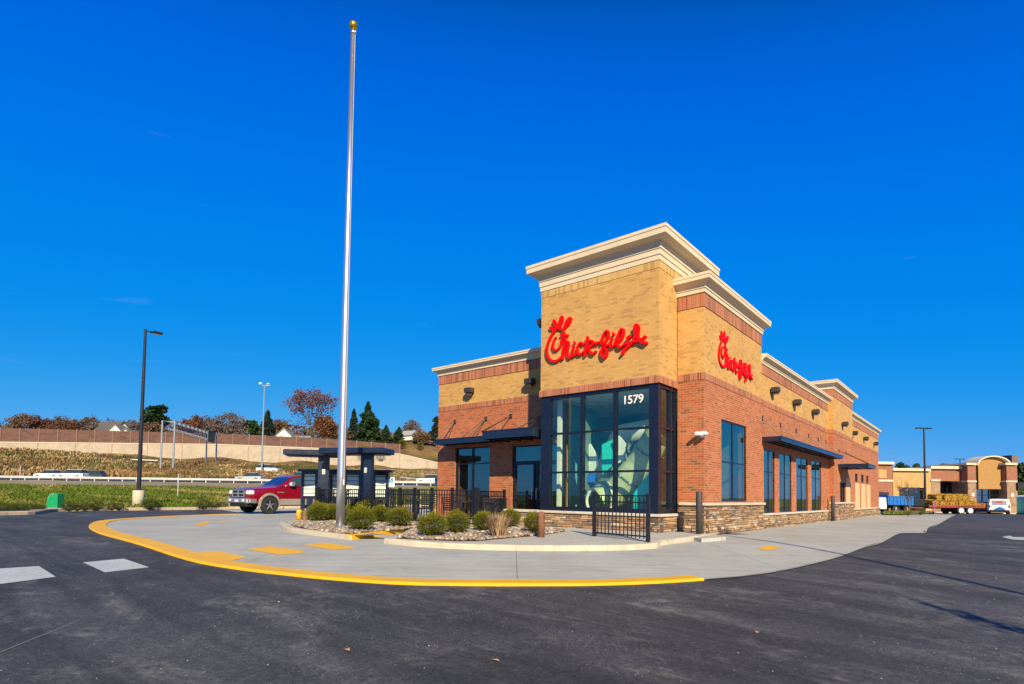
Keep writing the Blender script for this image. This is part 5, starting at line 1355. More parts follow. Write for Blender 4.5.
mb = MB(); c = dG*(LG*.80); mb.M = Matrix.Translation(c + nG*-1.6 + Vector((0,0,zt-1.0))) @ Matrix.Rotation(math.atan2(dG.y, dG.x), 4, 'Z'); mb.box(-2.6,2.6,-.1,.1,-1.7,1.2); mb.M = None
mb.build('sign_back', plain('sign_back_green', (.05,.12,.09), .6), gt)
# ---- high-mast highway light
p = loc_st(u2s(261.5, 124), 124); hm_ = thing('high_mast_light', 'slender grey high-mast highway light above the embankment', 'highway light', p)
hh = CAM.z + (491.5-384)/FPX*124 - p[2]
mb = MB(); mb.tube((0,0,-.5),(0,0,hh),.22,.10,n=10); mb.build('pole', gm_, hm_)
for k in range(4):
    a = k*PI/2 + .3; mb = MB(); mb.tube((0,0,hh-.2),(1.0*math.cos(a),1.0*math.sin(a),hh),.05,n=5); mb.ball((1.1*math.cos(a),1.1*math.sin(a),hh+.1),.38,1,1,.6,10,6); mb.build('floodlight', MT['white'] if k % 2 else galv, hm_)
# ---- houses behind the sound wall
def house(label, u, t_, w_, d_, eave, ridge, wallc, roofc, rz=0, gables=1):
    s_ = u2s(u, t_); x, y = W(s_, t_); base = H(x, y)
    r = thing('house', label, 'house', (x, y, base), CR + rz, 'houses behind the sound barrier'); wm = plain('house_wall', wallc, .8, var=.05); rm = plain('house_roof', roofc, .9, var=.15)
    hw_ = w_/2; mb = MB(); mb.prismy([(-hw_,0),(hw_,0),(hw_,eave),(0,ridge),(-hw_,eave)], -d_/2, d_/2); mb.build('walls', wm, r)
    mb = MB()
    for s in (1, -1):
        e = hw_ + .5; ze = eave - .5*(ridge-eave)/hw_; mb.add([(s*e,-d_/2-.4,ze),(0,-d_/2-.4,ridge+.05),(0,d_/2+.4,ridge+.05),(s*e,d_/2+.4,ze),(s*e,-d_/2-.4,ze+.22),(0,-d_/2-.4,ridge+.30),(0,d_/2+.4,ridge+.30),(s*e,d_/2+.4,ze+.22)], [(0,1,2,3),(4,7,6,5),(0,4,5,1),(3,2,6,7),(0,3,7,4)])
    mb.build('roof', rm, r)
    for x_ in (-hw_*.45, hw_*.45):
        mb = MB(); mb.box(x_-.5,x_+.5,-d_/2-.04,-d_/2+.02,eave-1.9,eave-.5); mb.build('window', plain('house_window', (.05,.07,.09), .2), r)
    return r
house('house with dark roof and white gable behind the sound barrier, left', 108, 185, 6.5, 12, 5.0, 8.3, (.7,.68,.6), (.10,.09,.09), R(70))
house('white gabled house, left of the pair right of the dark roof', 120, 182, 5.2, 8, 3.8, 6.6, (.78,.76,.68), (.2,.19,.18), R(8))
house('smaller white gabled house, right of the pair', 129.5, 180, 3.6, 7, 3.2, 5.0, (.78,.76,.70), (.2,.19,.18), R(8))
house('white gabled house behind the barrier near the large red tree', 285.5, 192, 5.5, 8, 3.6, 6.2, (.78,.77,.74), (.22,.22,.23), R(8))
house('long low white house with grey roof, right of the white gable', 298, 194, 4.5, 9, 2.6, 4.2, (.72,.72,.72), (.3,.3,.31), R(75))
house('small white house on the hill near the building corner', 409, 205, 4.0, 5, 2.0, 3.4, (.75,.74,.72), (.33,.33,.34), R(60))
# ---- trees
def crown_leaves(mb, c, rx, ry, rz_, n, cols, size, shape='ball'):
    for k in range(n):
        if shape == 'cone':
            h = random.random() ** 1.25; a = random.uniform(0, 6.28); rr = (1 - h)**.8 * (1 + .20*math.sin(h*28 + k % 3) + .75*mnoise.noise((math.cos(a)*1.3 + rz_, math.sin(a)*1.3, h*7))) * math.sqrt(random.uniform(.25, 1))
            p = Vector((c[0] + rx*rr*math.cos(a), c[1] + ry*rr*math.sin(a), c[2] + h*rz_))
        else:
            d = Vector((random.gauss(0,1), random.gauss(0,1), random.gauss(0,1))).normalized(); rr = random.uniform(.35, 1) ** .6 * (1 + .35*mnoise.noise(d*1.7 + Vector(c)*.3)); p = Vector((c[0] + d.x*rx*rr, c[1] + d.y*ry*rr, c[2] + d.z*rz_*rr))
        g_ = mnoise.noise(p * .55); q = random.uniform(.7, 1.25) * (1 + .35*g_); b = random.choice(cols); mb.col = tuple(x*q for x in b)
        ax = Vector((random.gauss(0,1), random.gauss(0,1), random.gauss(0,.7))).normalized(); sd = ax.orthogonal(); l = size*random.uniform(.6,1.3)
        mb.add([p - sd*l*.5, p + ax*l*.5, p + sd*l*.5, p - ax*l*.5], [(0,1,2,3)])
def branches(mb, p, d, l, r, depth, tips, n=3):
    e = p + d*l; mb.tube(p, e, r, r*.66, n=4 if depth < 3 else 5, cap=False)
    if depth == 0: tips.append(e); return
    for k in range(n if random.random() > .2 else n-1):
        ax = d.orthogonal(); ax.rotate(Matrix.Rotation(random.uniform(0, 6.28), 3, d)); nd = (d + ax*random.uniform(.35,.85) + Vector((0,0,.12))).normalized()
        branches(mb, e if k else p.lerp(e, .75), nd, l*random.uniform(.62,.82), r*.62, depth-1, tips, n)
    tips.append(e)
def tree(label, u, t_, vtop, vbase, wpx, kind, cols, dens=1.0, seed=0, group='trees beyond the sound barrier', nm='tree', thin=1.0):
    random.seed(seed*13 + int(u)); s_ = u2s(u, t_); x, y = W(s_, t_); z = H(x, y); hor = 496 + .0131*(u-512)
    top = CAM.z + (hor - vtop)/FPX*t_ - z; rad = wpx/2/FPX*t_; r = thing(nm, label, 'tree', (x, y, z), group=group)
    tk = MB()
    if kind == 'ever':
        tk.tube((0,0,-.3),(0,0,top*.9),.35,.06,n=7); tk.build('trunk', MT['bark'], r)
        mb = MB(); crown_leaves(mb, (0,0,top*.08), rad*1.1, rad*1.1, top*.93, int(2600*dens), cols, .75*max(.5, rad/4), 'cone')
        for k in range(int(10)): 
            a = random.uniform(0,6.28); h = random.uniform(.15,.7); rr = rad*(1-h)*.75; crown_leaves(mb, (rr*math.cos(a), rr*math.sin(a), top*(.08+.9*h)), rad*.38, rad*.38, rad*.3, 90, cols, .6)
        mb.build('crown', MT['leaf'], r)
    elif kind == 'roundever':
        tk.tube((0,0,-.3),(0,0,top*.7),.4,.1,n=7); tk.build('trunk', MT['bark'], r); mb = MB()
        for k in range(16):
            h = random.uniform(.2,.95); a = random.uniform(0,6.28); rr = rad*.72*math.sqrt(max(.05, 1-((h-.45)/.6)**2))*random.uniform(.2,1); crown_leaves(mb, (rr*math.cos(a), rr*math.sin(a), top*h*.93), rad*.42, rad*.42, rad*.34, int(190*dens), cols, .7)
        mb.build('crown', MT['leaf'], r)
    else:
        tips = []; th = top*.14
        tk.tube((0,0,-.3),(0,0,th),.32*thin,.25*thin,n=7,cap=False)
        for k in range(4):
            a = k*PI/2 + random.uniform(-.4,.4); sp = min(1.1, rad/top*1.35); d = Vector((math.cos(a)*sp*random.uniform(.5,1), math.sin(a)*sp*random.uniform(.5,1), 1)).normalized(); branches(tk, Vector((0,0,th*random.uniform(.6,1.5))), d, top*.27, .17*thin, 4, tips, 3)
        mx = max(q.z for q in tips); kk = top / mx; rx = sorted(math.hypot(q.x, q.y) for q in tips)[int(len(tips)*.88)]; kx = rad / max(rx, .1)
        M_ = Matrix.Diagonal((kx, kx, kk, 1)); tk.v = [M_ @ v for v in tk.v]
        tk.build('trunk', MT['bark'], r); mb = MB(); tips = [M_ @ q for q in tips]
        for k in range(int(1500*dens)):
            q = random.choice(tips) + Vector((random.gauss(0,.45), random.gauss(0,.45), random.gauss(0,.4)))*min(1, thin*1.3); w_ = random.uniform(.6,1.3); b = random.choice(cols); mb.col = tuple(c*w_ for c in b)
            ax = Vector((random.gauss(0,1), random.gauss(0,1), random.gauss(0,1))).normalized(); sd = ax.orthogonal(); l = random.uniform(.22,.5)*min(1, thin*1.3); mb.add([q - sd*l*.5, q + ax*l*.5, q + sd*l*.5, q - ax*l*.5], [(0,1,2,3)])
        if thin > .5: crown_leaves(mb, (0,0,top*.60), rad*.95, rad*.95, top*.40, int(500*dens), cols, .42)
        mb.build('crown', MT['leaf'], r)
    return r
RU = [(.15,.07,.04),(.19,.09,.055),(.13,.06,.04)]; BRN = [(.17,.11,.07),(.22,.13,.07),(.13,.09,.07)]; GRY = [(.17,.14,.13),(.14,.12,.12),(.20,.14,.11)]; EV = [(.020,.05,.015),(.03,.07,.015),(.015,.04,.02)]; SPR = [(.02,.045,.03),(.03,.055,.04)]; ORG = [(.20,.08,.035),(.24,.11,.05),(.16,.07,.04)]
TREES = [
 ('brown bare-branched tree at the far left behind the sound barrier', 22, 185, 415, 0, 34, 'bare', BRN, 1.6), ('rust-coloured low tree, second from the left behind the barrier', 46, 187, 420, 0, 30, 'bare', RU, 2.2),
 ('brown rounded tree left of the houses', 70, 185, 420.5, 0, 26, 'bare', RU, 2.0), ('grey-brown tree directly left of the dark-roofed house', 88, 186, 418.5, 0, 22, 'bare', GRY, 1.6), ('tiny bare tree between the left trees', 58, 200, 416, 0, 16, 'bare', GRY, .6),
 ('grey bare tree behind the pair of white gables', 124, 205, 420, 0, 30, 'bare', GRY, 1.3), ('large rounded dark evergreen beside the left lamp post', 155, 186, 403.5, 0, 30, 'roundever', EV, 1.3), ('small dark evergreen touching the lamp post', 142, 190, 411, 0, 12, 'ever', EV, .8),
 ('bare brown bush-like tree under the large evergreen', 152, 178, 424, 0, 22, 'bare', BRN, 1.0), ('rust-red tree behind the gantry truss', 193, 188, 417.5, 0, 22, 'bare', ORG, 2.4), ('grey bare tree right of the rust-red tree', 209, 190, 417, 0, 16, 'bare', GRY, .9),
 ('wide bare brown tree left of the high-mast light', 228, 188, 413, 0, 36, 'bare', GRY, 1.5), ('mid green evergreen just left of the high-mast light', 251, 190, 416, 0, 16, 'roundever', [(.04,.09,.02),(.03,.07,.02)], 1.0), ('dark blue-green spruce just right of the high-mast light', 266, 188, 411.5, 0, 17, 'ever', SPR, 1.0),
 ('brown tree left of the white gabled house', 279, 196, 421, 0, 18, 'bare', BRN, 1.6), ('tall bare oak with sparse red leaves, largest tree left of the flagpole', 311, 186, 389.5, 0, 46, 'bare', [(.17,.065,.055),(.15,.07,.06),(.20,.09,.07)], 1.5),
 ('rust-brown conical tree in front of the large oak', 325, 184, 417, 0, 17, 'bare', ORG, 2.6), ('brown undergrowth tree left of the flagpole', 338, 188, 426, 0, 18, 'bare', BRN, 1.4),
 ('dark spruce just right of the flagpole', 352.5, 192, 410, 0, 14, 'ever', SPR, .9), ('tallest dark evergreen right of the flagpole', 366.5, 188, 403, 0, 20, 'ever', EV, 1.4), ('broad evergreen base right of the tallest spruce', 372, 185, 417, 0, 17, 'roundever', EV, .9),
 ('small evergreen, second right of the tallest', 385, 188, 426, 0, 12, 'ever', EV, .8), ('small pointed evergreen left of the small white house', 398, 190, 428, 0, 11, 'ever', EV, .8), ('bare grey tree behind the small white house', 411, 215, 421, 0, 19, 'bare', GRY, .6),
 ('dark evergreen touching the building corner', 436, 196, 416, 0, 18, 'roundever', SPR, 1.1), ('low brown tree on the hill left of the building', 422, 194, 434, 0, 16, 'bare', BRN, 1.4), ('low brown tree behind the right end of the sound barrier', 378, 196, 431, 0, 18, 'bare', BRN, 1.2)]
for i, T in enumerate(TREES): tree(*T, seed=i+3)
random.seed(31); mb = MB()
for k in range(9000):
    u = random.uniform(-20, 445); t_ = random.uniform(215, 250); s_ = u2s(u, t_); x, y = W(s_, t_); z0 = H(x, y); hor = 496 + .0131*(u-512)
    vt = interp(u, [-20, 60, 100, 180, 250, 300, 400, 445], [427, 425, 427, 423, 427, 427, 433, 434]) + 2.5*mnoise.noise((u*.06, 3, 1)) + 1.5*mnoise.noise((u*.25, 3, 1)); zt_ = CAM.z + (hor - vt)/FPX*t_; 
    p = Vector((x, y, lerp(z0, zt_, random.random()**.8))); q = random.uniform(.7,1.3); b = random.choice(BRN + GRY + ([RU[0]] if mnoise.noise((u*.05, 0, 0)) > 0 else [EV[1]])); mb.col = tuple(c*q for c in b)
    ax = Vector((random.gauss(0,1), random.gauss(0,1), random.gauss(0,1))).normalized(); sd = ax.orthogonal(); l = random.uniform(.6,1.4); mb.add([p - sd*l*.5, p + ax*l*.5, p + sd*l*.5, p - ax*l*.5], [(0,1,2,3)])
tag(mb.build('distant_wood', MT['leaf']), 'low brown and grey distant woodland behind the houses', 'woodland', kind='stuff')
# bushes on the slope above the right end of the retaining wall
hb = bushmesh(33, 1400); f0 = None
for i, (u, dt, w_, lb) in enumerate(((409,4,11,'olive bush on the slope, left of three above the wall'),(402,10,9,'olive bush at the end of the sound barrier'),(420,12,8,'small olive bush high on the slope'),(436,6,12,'large olive bush beside the building corner above the wall'),(363,-4,14,'olive bush in front of the barrier behind the right canopy'),(380,-3,10,'small olive bush in front of the barrier right of the canopy'))):
    s_ = u2s(u, 180); t_ = wall_t(s_) + dt; s_ = u2s(u, t_); x, y = W(s_, t_); rr = w_/2/FPX*t_
    if f0 is None: f0 = o = hb.build('hillside_bush', MT['leaf'])
    else: o = f0.copy(); COL.objects.link(o)
    o.location = (x, y, H(x, y) if dt > 0 else wall_top(s_) - 1.2); o.scale = (rr, rr, rr*.8); o.rotation_euler.z = i; tag(o, lb, 'bush', 'bushes above the retaining wall')
# ---- dry tall grass and scrub on the embankment
random.seed(5); mb = MB(); DC_ = [(.55,.37,.16),(.40,.24,.10),(.30,.18,.09),(.20,.19,.06),(.62,.44,.22),(.30,.14,.08),(.14,.16,.045)]
for k in range(24000):
    t_ = random.uniform(104, 150) ; u = random.uniform(-15, 470); s_ = u2s(u, t_)
    if t_ > wall_t(s_) - 2: continue
    x, y = W(s_, t_); z = H(x, y); n_ = mnoise.noise((x*.045, y*.045, 2))*1.3 + .3*mnoise.noise((x*.3, y*.3, 5)) - .003*(s_+120)*0 + .25*S((u-110)/60) + random.gauss(0,.12); b = DC_[min(6, max(0, int((n_ + .75)*4.4)))]; q = random.uniform(.5,.95); mb.col = tuple(c*q for c in b)
    hh = random.uniform(.35, 1.2) * (1.25 if u < 130 else .75); 
    for j in range(3):
        a = random.uniform(0, PI); w_ = random.uniform(.08,.28); d = Vector((math.cos(a)*w_, math.sin(a)*w_, 0)); c = Vector((x + random.uniform(-.5,.5), y + random.uniform(-.5,.5), z)); mb.add([c - d, c + d, c + d*.5 + Vector((random.uniform(-.3,.3),0,hh)), c - d*.6 + Vector((random.uniform(-.3,.3),0,hh*.8))], [(0,1,2,3)])
tag(mb.build('tall_dry_grass', MT['straw']), 'tall tan and brown dry grass covering the highway embankment', 'grass', kind='stuff')
# ---- green and tan tufts in the meadow between kerb and highway
random.seed(9); mb = MB(); GC_ = [(.11,.16,.015),(.09,.13,.012),(.18,.19,.035),(.30,.24,.10)]
for k in range(16000):
    t_ = 34.5 + 50*random.random()**1.5; u = random.uniform(-10, 460); s_ = u2s(u, t_); x, y = W(s_, t_)
    if inside((x, y), lot) or t_ > 74: continue
    n_ = mnoise.noise((x*.05, y*.25, 7)); b = GC_[0 if n_ < -.1 else 1 if n_ < .1 else 2 if n_ < .3 else 3]; q = random.uniform(.7,1.3); mb.col = tuple(c*q for c in b); z = H(x, y)
    for j in range(2):
        a = random.uniform(0, PI); w_ = .05 + t_*.0012; d = Vector((math.cos(a)*w_, math.sin(a)*w_, 0)); c = Vector((x, y, z - .02)); mb.add([c - d, c + d, c + Vector((random.uniform(-.06,.06), 0, random.uniform(.08,.22)))], [(0,1,2)])
tag(mb.build('meadow_grass', MT['leaf']), 'green grass with tan streaks between the back kerb and the highway', 'grass', kind='stuff')

# ================================================================== BACKGROUND RIGHT: shops
TM_ = 78.0; KM = TM_ / FPX
mx0, my0 = W(u2s(945, TM_), TM_); mz0 = H(mx0, my0)
def sU(u): return (u - 945) * KM
def zV(u, v): return CAM.z + (496 + .0131*(u-512) + .6 - v) * KM - mz0
red2 = brick('shop_red_brick', (.27,.085,.05), (.33,.12,.07), (.24,.10,.06), (.36,.24,.17)); buff2 = brick('shop_buff_brick', (.46,.27,.10), (.52,.32,.13), (.5,.32,.12), (.52,.38,.20)); tanst = plain('shop_tan_stucco', (.36,.20,.07), .85)
brn2 = brick('shop_brown_stone', (.30,.18,.11), (.36,.23,.15), (.22,.14,.09), (.28,.2,.14), bw=.4, bh=.2)
dkgl = glass('shop_dark_glass', (.12,.14,.16), .10); tealgl = glass('shop_teal_glass', (.2,.4,.45), .25)
crm = MT['cor']
def shop(label, parts, nm='shop_unit'):
    r = thing(nm, label, 'shop building', (mx0, my0, mz0), CR, 'strip of shop units at the right'); return r
def sU(u, y=0.0): return u2s(u, TM_ + y) - u2s(945, TM_)
def zV(u, v, y=0.0): return CAM.z + (496 + .0131*(u-512) + .6 - v) * (TM_ + y) / FPX - mz0
def SB(mb, u0, u1, v0, v1, y0, y1): z0 = zV((u0+u1)/2, v1, y0) if v1 < 511 else -.6; mb.box(sU(u0, y0), sU(u1, y0), y0, y1, z0, zV((u0+u1)/2, v0, y0))
def part_(r, name, m, boxes, label=None):
    mb = MB()
    for b in boxes: SB(mb, *b)
    return mb.build(name, m, r, label)
a = shop('red brick shop unit with a yellow blank sign panel, partly behind the restaurant', None)
part_(a, 'wall', red2, [(868, 893, 465, 520, -2.0, 18)]); part_(a, 'cornice', crm, [(867.5, 895, 463, 465.6, -2.4, 18.2)]); part_(a, 'stone_band', MT['cap'], [(868, 893.4, 481, 483, -2.1, -2.003)]); part_(a, 'sign_panel', buff2, [(878, 887, 471, 479.5, -2.08, -2.003)]); part_(a, 'shopfront', TM['black'], [(876, 889, 493.5, 520, -2.05, -2.003)])
b = shop('buff brick shop unit with dark shopfronts behind the blue dump trailer', None)
part_(b, 'wall', buff2, [(893.4, 899.2, 472, 520, 0, 18), (925.5, 931.4, 472, 520, 0, 18), (899.2, 925.5, 472, 489, 0, 18)]); part_(b, 'cornice', crm, [(893.4, 931.6, 469.8, 472.3, -.4, 18.2)])
part_(b, 'shopfront', dkgl, [(899.3, 925.4, 489, 520, .5, .56)]); part_(b, 'shop_interior', TM['black'], [(899.3, 925.4, 489, 520, 5, 5.2)])
c = shop('red brick shop unit with a wide dark opening behind the straw trailer', None)
part_(c, 'wall', red2, [(931.6, 967.5, 469.5, 482.5, 0, 18)]); part_(c, 'pier', brn2, [(931.6, 940.5, 482.7, 520, -.02, 3)]); part_(c, 'pier_cap', MT['cap'], [(931.4, 940.8, 480.7, 482.6, -.15, -.01)]); part_(c, 'cornice', crm, [(931.7, 968, 467.6, 470.3, -.4, 18.2)])
part_(c, 'shopfront', dkgl, [(940.6, 967.5, 482.7, 520, 1.6, 1.66)]); part_(c, 'mullions', MT['frame'], [(x, x+.5, 483, 520, 1.5, 1.59) for x in (947, 954, 961)]); part_(c, 'shop_interior', TM['black'], [(940.6, 967.5, 482.7, 520, 7, 7.2)])
d = shop('arched tan shop entrance between two brick piers', None)
part_(d, 'pier', red2, [(968.2, 976.5, 466.3, 482, -1.2, 6)]); part_(d, 'pier', red2, [(1007.3, 1017.5, 466.3, 482, -1.2, 6)]); part_(d, 'pier_base', brn2, [(968.2, 976.5, 483.6, 520, -1.2, 6), (1007.3, 1017.5, 483.6, 520, -1.2, 6)])
part_(d, 'stone_band', MT['cap'], [(967.8, 977, 482, 483.6, -1.3, 6), (1006.8, 1018, 482, 483.6, -1.3, 6)]); part_(d, 'pier_cap', crm, [(967.3, 977.5, 464.2, 466.3, -1.5, 6.2), (1006.4, 1018.4, 464.2, 466.3, -1.5, 6.2)])
mb = MB(); uc = 991.7; rr = 15.4; n = 20; arc = []
for i in range(n+1):
    a_ = PI*i/n; uu = uc + 15.9*math.cos(a_); vv = 467.0 - 8.6*math.sin(a_); arc.append((sU(uu, -.4), zV(uc, vv, -.4)))
mb.prismy([(sU(976.5), zV(uc,490.5,-.4)), (sU(1007.3), zV(uc,490.5,-.4))] + [(sU(1007.3), arc[0][1])] + arc[1:-1] + [(sU(976.5), arc[-1][1])], -.4, .1); mb.build('arched_wall', tanst, d)
mb = MB(); 
for i in range(n):
    (x0, z0), (x1, z1) = arc[i], arc[i+1]; f_ = lambda x, z, k: (sU(uc,-.4) + (x - sU(uc,-.4))*k, arc[0][1] + (z - arc[0][1])*(k + (k-1)*.6))
    (X0, Z0), (X1, Z1) = f_(x0, z0, 1.08), f_(x1, z1, 1.08)
    mb.add([(x0,-1.0,z0),(x1,-1.0,z1),(X1,-1.0,Z1),(X0,-1.0,Z0),(x0,1.4,z0),(x1,1.4,z1),(X1,1.4,Z1),(X0,1.4,Z0)], [(0,1,2,3),(7,6,5,4),(0,4,5,1),(2,6,7,3)])
mb.build('arch_cornice', crm, d)
part_(d, 'shopfront', tealgl, [(976.6, 1007.2, 490.6, 520, .2, .26)]); part_(d, 'mullions', MT['frame'], [(x, x+.45, 490.7, 520, .1, .19) for x in (982.5, 989, 995.5, 1002)] + [(976.6, 1007.2, 496.5, 497, -.1, -.05)]); part_(d, 'shop_interior', TM['black'], [(976.6, 1007.2, 490.6, 520, 4.8, 5)])
part_(d, 'rooftop_unit', plain('rooftop_box', (.16,.12,.10), .8), [(1012.8, 1019.6, 456.5, 465, 7, 9)])
part_(d, 'side_wall', red2, [(1017.6, 1018.0, 470, 520, -1, 18)])
part_(d, 'wall_notice', MT['white'], [(972, 974.2, 494.5, 497.5, -1.24, -1.21), (1011.5, 1014, 495, 498, -1.24, -1.21)])
e = shop('low dark entrance canopy at the right edge of the photo', None, 'entrance_canopy'); part_(e, 'canopy', TM['black'], [(1018.4, 1034, 484, 491, -1.5, 3)]); part_(e, 'post', TM['black'], [(1030, 1031, 491, 520, -1.4, -1.2)]); e['category'] = 'canopy'
# pavement in front of the shops
mb = MB(); sheet(None, [W(u2s(870, 72), 72), W(u2s(1060, 72), 72), W(u2s(1060, 77.5), 77.5), W(u2s(870, 77.5), 77.5)], .14, None, mb=mb); struct(mb.build('shop_pavement', concrete('tan_pavement', (.50,.40,.25), (.58,.47,.31))))
kerb('shop_kerb', [W(u2s(870, 72), 72), W(u2s(960, 72), 72), W(u2s(1060, 72), 72)], [(0,-.05),(0,.12),(-.03,.145),(-.3,.145)], MT['kerb'])
# planting strip at the end of the apron
strp = px([(884,515.6),(905,515.4),(925,514.6),(938,513.2),(930,512.2),(900,512.4),(880,512.8)]); sheet('planting_strip', strp, .10, MT['dirt'])
random.seed(3); mb = MB()
for k in range(5000):
    u = random.uniform(884, 938); v = random.uniform(512.6, 515.4); x, y = G(u, v, .1)
    if not inside((x, y), strp): continue
    q = random.uniform(.7,1.3); b = (.13,.20,.02) if mnoise.noise((x*.4,y*.4,1)) > .12 else (.34,.27,.13); mb.col = tuple(c*q for c in b); a_ = random.uniform(0,PI); dv = Vector((math.cos(a_)*.06, math.sin(a_)*.06, 0)); c_ = Vector((x,y,H(x,y)+.08)); mb.add([c_-dv, c_+dv, c_+Vector((random.uniform(-.1,.1),0,random.uniform(.05,.28)))], [(0,1,2)])
tag(mb.build('strip_grass', MT['leaf']), 'patchy green and tan grass in the planting strip beyond the restaurant', 'grass', kind='stuff')
for i, (u, v, w_, lb) in enumerate(((920.5,514.6,11,'green shrub at the end of the planting strip by the lamp post'),(908,515,9,'pale green shrub in the middle of the planting strip'))):
    x, y = G(u, v, .1); s_, t_ = st(x, y); o = f0.copy(); COL.objects.link(o); rr = w_/2/FPX*t_; o.location = (x, y, H(x, y) + .05); o.scale = (rr, rr, rr*.75); tag(o, lb, 'bush', 'shrubs in the planting strip')
t_ = tree('young bare tree in the planting strip in front of the blue trailer', 908.5, 44, 480, 0, 20, 'bare', [(.30,.2,.12)], .02, seed=77, group='young bare trees', thin=.22)
for ch in t_.children:
    if ch.name.startswith('trunk'): pass
# trees over the shop roofs
for i, (lb, u, tt, vt, w_, cols) in enumerate((('dark tree top just left over the buff shop roof', 903, 150, 460.0, 14, EV), ('dark tree top in the middle over the buff shop roof', 915, 150, 461.5, 11, EV), ('dark low tree top over the junction of buff and red shops', 931, 152, 460.5, 13, EV), ('brownish tree top over the red shop roof', 945, 155, 461.5, 14, BRN), ('green tree at the right edge beyond the shops', 1027, 120, 462, 26, [(.05,.09,.02),(.03,.06,.02)]))):
    tree(lb, u, tt, vt, 0, w_, 'roundever', cols, .8, seed=50+i, group='trees behind the shops')
# ---- blue dump truck
def at_(u, t): x, y = W(u2s(u, t), t); return Vector((x, y, H(x, y)))
bt = thing('dump_truck', 'white-cabbed truck with a bright blue tipper body by the shops', 'truck', at_(893, 62), CR); blu2 = plain('blue_tipper_paint', (.005,.14,.50), .45); k6 = 60/FPX
mb = MB(); x0, x1 = (881.8-894)*k6, (907.5-894)*k6
mb.box(x0, x1, -1.1, 1.1, .95, 1.0); 
for a_ in ((x0, x1, -1.15, -1.08), (x0, x1, 1.08, 1.15)): mb.box(*a_, .9, 1.85)
mb.box(x0, x0+.06, -1.08, 1.08, 1.0, 2.0); mb.box(x1-.06, x1, -1.08, 1.08, 1.0, 1.85)
for i in range(7): x = x0 + (x1-x0)*(i+.5)/7; mb.box(x-.035, x+.035, -1.2, -1.15, .92, 1.83)
mb.box(x0, x1, -1.21, -1.15, 1.80, 1.88); mb.build('tipper_body', blu2, bt)
mb = MB(); mb.box(x0-.3, x1, -.45, .45, .55, .93); mb.build('chassis', TM['black'], bt)
mb = MB(); loft(mb, [(x0-1.9, [(0,.45),(.95,.45),(1,.7),(.98,1.2),(0,1.25)]), (x0-1.1, [(0,.45),(1,.45),(1.02,.7),(1.0,1.35),(0,1.4)]), (x0-.95, [(0,.45),(1,.45),(1.02,.7),(.9,1.6),(0,1.65)]), (x0-.08, [(0,.45),(1,.45),(1.02,.7),(.9,1.7),(0,1.75)])]); mb.build('cab', plain('white_truck_cab', (.75,.76,.78), .4), bt)
for x in (x0-1.2, x0+.9, x1-.6):
    for s in (1,-1): wheel(bt, x, s*.95, .42, .28)
# ---- teal car beside it
p = at_(916.5, 64); car('dark teal hatchback parked between the blue truck and the lamp post', (p.x, p.y, p.z), CR - PI/2 - .6, (.02,.10,.11), L=4.3, Wd=1.5*1.0, Hh=1.6, kind='wagon', group='vehicles by the shops')
# ---- straw trailer
tl = thing('flatbed_trailer', 'low red-framed flatbed trailer with tandem white wheels', 'trailer', at_(953, 60), CR); redf = plain('rusty_red_frame', (.25,.03,.02), .6)
mb = MB(); X0, X1 = (921-953)*k6, (976-953)*k6; mb.box(X0, X1, -1.1, 1.1, .72, .84); mb.box(X0-.02, X1+.02, -1.14, -1.1, .68, .90); mb.box(X0, X1, -.5, -.4, .55, .72); mb.box(X0, X1, .4, .5, .55, .72); mb.tube((X0,-.4,.65),(X0-1.6,0,.55),.05); mb.tube((X0,.4,.65),(X0-1.6,0,.55),.05); mb.build('bed', redf, tl)
for x in ((952.5-953)*k6, (961.5-953)*k6):
    for s in (1,-1): w_ = wheel(tl, x, s*1.0, .40, .25)
mb = MB(); 
for x in ((952.5-953)*k6, (961.5-953)*k6):
    for s in (1,-1): mb.lathe([(0,-.02),(.26,-.02),(.26,.02),(0,.02)], 16, (x, s*1.14, .40), 'y')
mb.build('wheel_disc', MT['white'], tl)
mb = MB(); mb.box((956.9-953)*k6-1.0,(956.9-953)*k6+1.0,-1.2,-.85,.86,.90); mb.build('mudguard', TM['black'], tl)
sm = tintmat('straw_pile', .9, 0, 4, .4); random.seed(4)
# individual straw bales
bl = MB(); 
for k in range(900):
    f_ = random.randrange(6); p = [random.uniform(-.5,.5)*1.0, random.uniform(-.5,.5)*1.0, random.uniform(-.5,.5)*1.0]; ax_ = f_ // 2; p[ax_] = (.5 if f_ % 2 else -.5); c_ = Vector((p[0]*1.05, p[1]*.9, p[2]*.62 + .31)); q = random.uniform(.6,1.25); mb_c = (.52*q,.30*q,.045*q); bl.col = mb_c
    dv = Vector((random.gauss(0,1), random.gauss(0,1), random.gauss(0,.6))).normalized()*.12; pv = dv.orthogonal().normalized()*.02; bl.add([c_-dv-pv, c_-dv+pv, c_+dv+pv, c_+dv-pv], [(0,1,2,3)])
bl.col = (.45,.27,.05); bl.box(-.5,.5,-.43,.43,.02,.60)
bpos = [(929,0,0),(937.5,0,0),(946,0,0),(955,0,0),(964,0,0),(972.5,0,-.0),(933,.1,1),(941.5,-.1,1),(950,0,1),(959,.1,1)]
lbs = ['bottom row at the left end','bottom row, second from the left','bottom row, third from the left','bottom row, fourth from the left','bottom row, fifth from the left','low bale at the right end alone','top row at the left end','top row, second from the left','top row, third from the left','top row at the right end']
f_ = None; base = at_(953, 60)
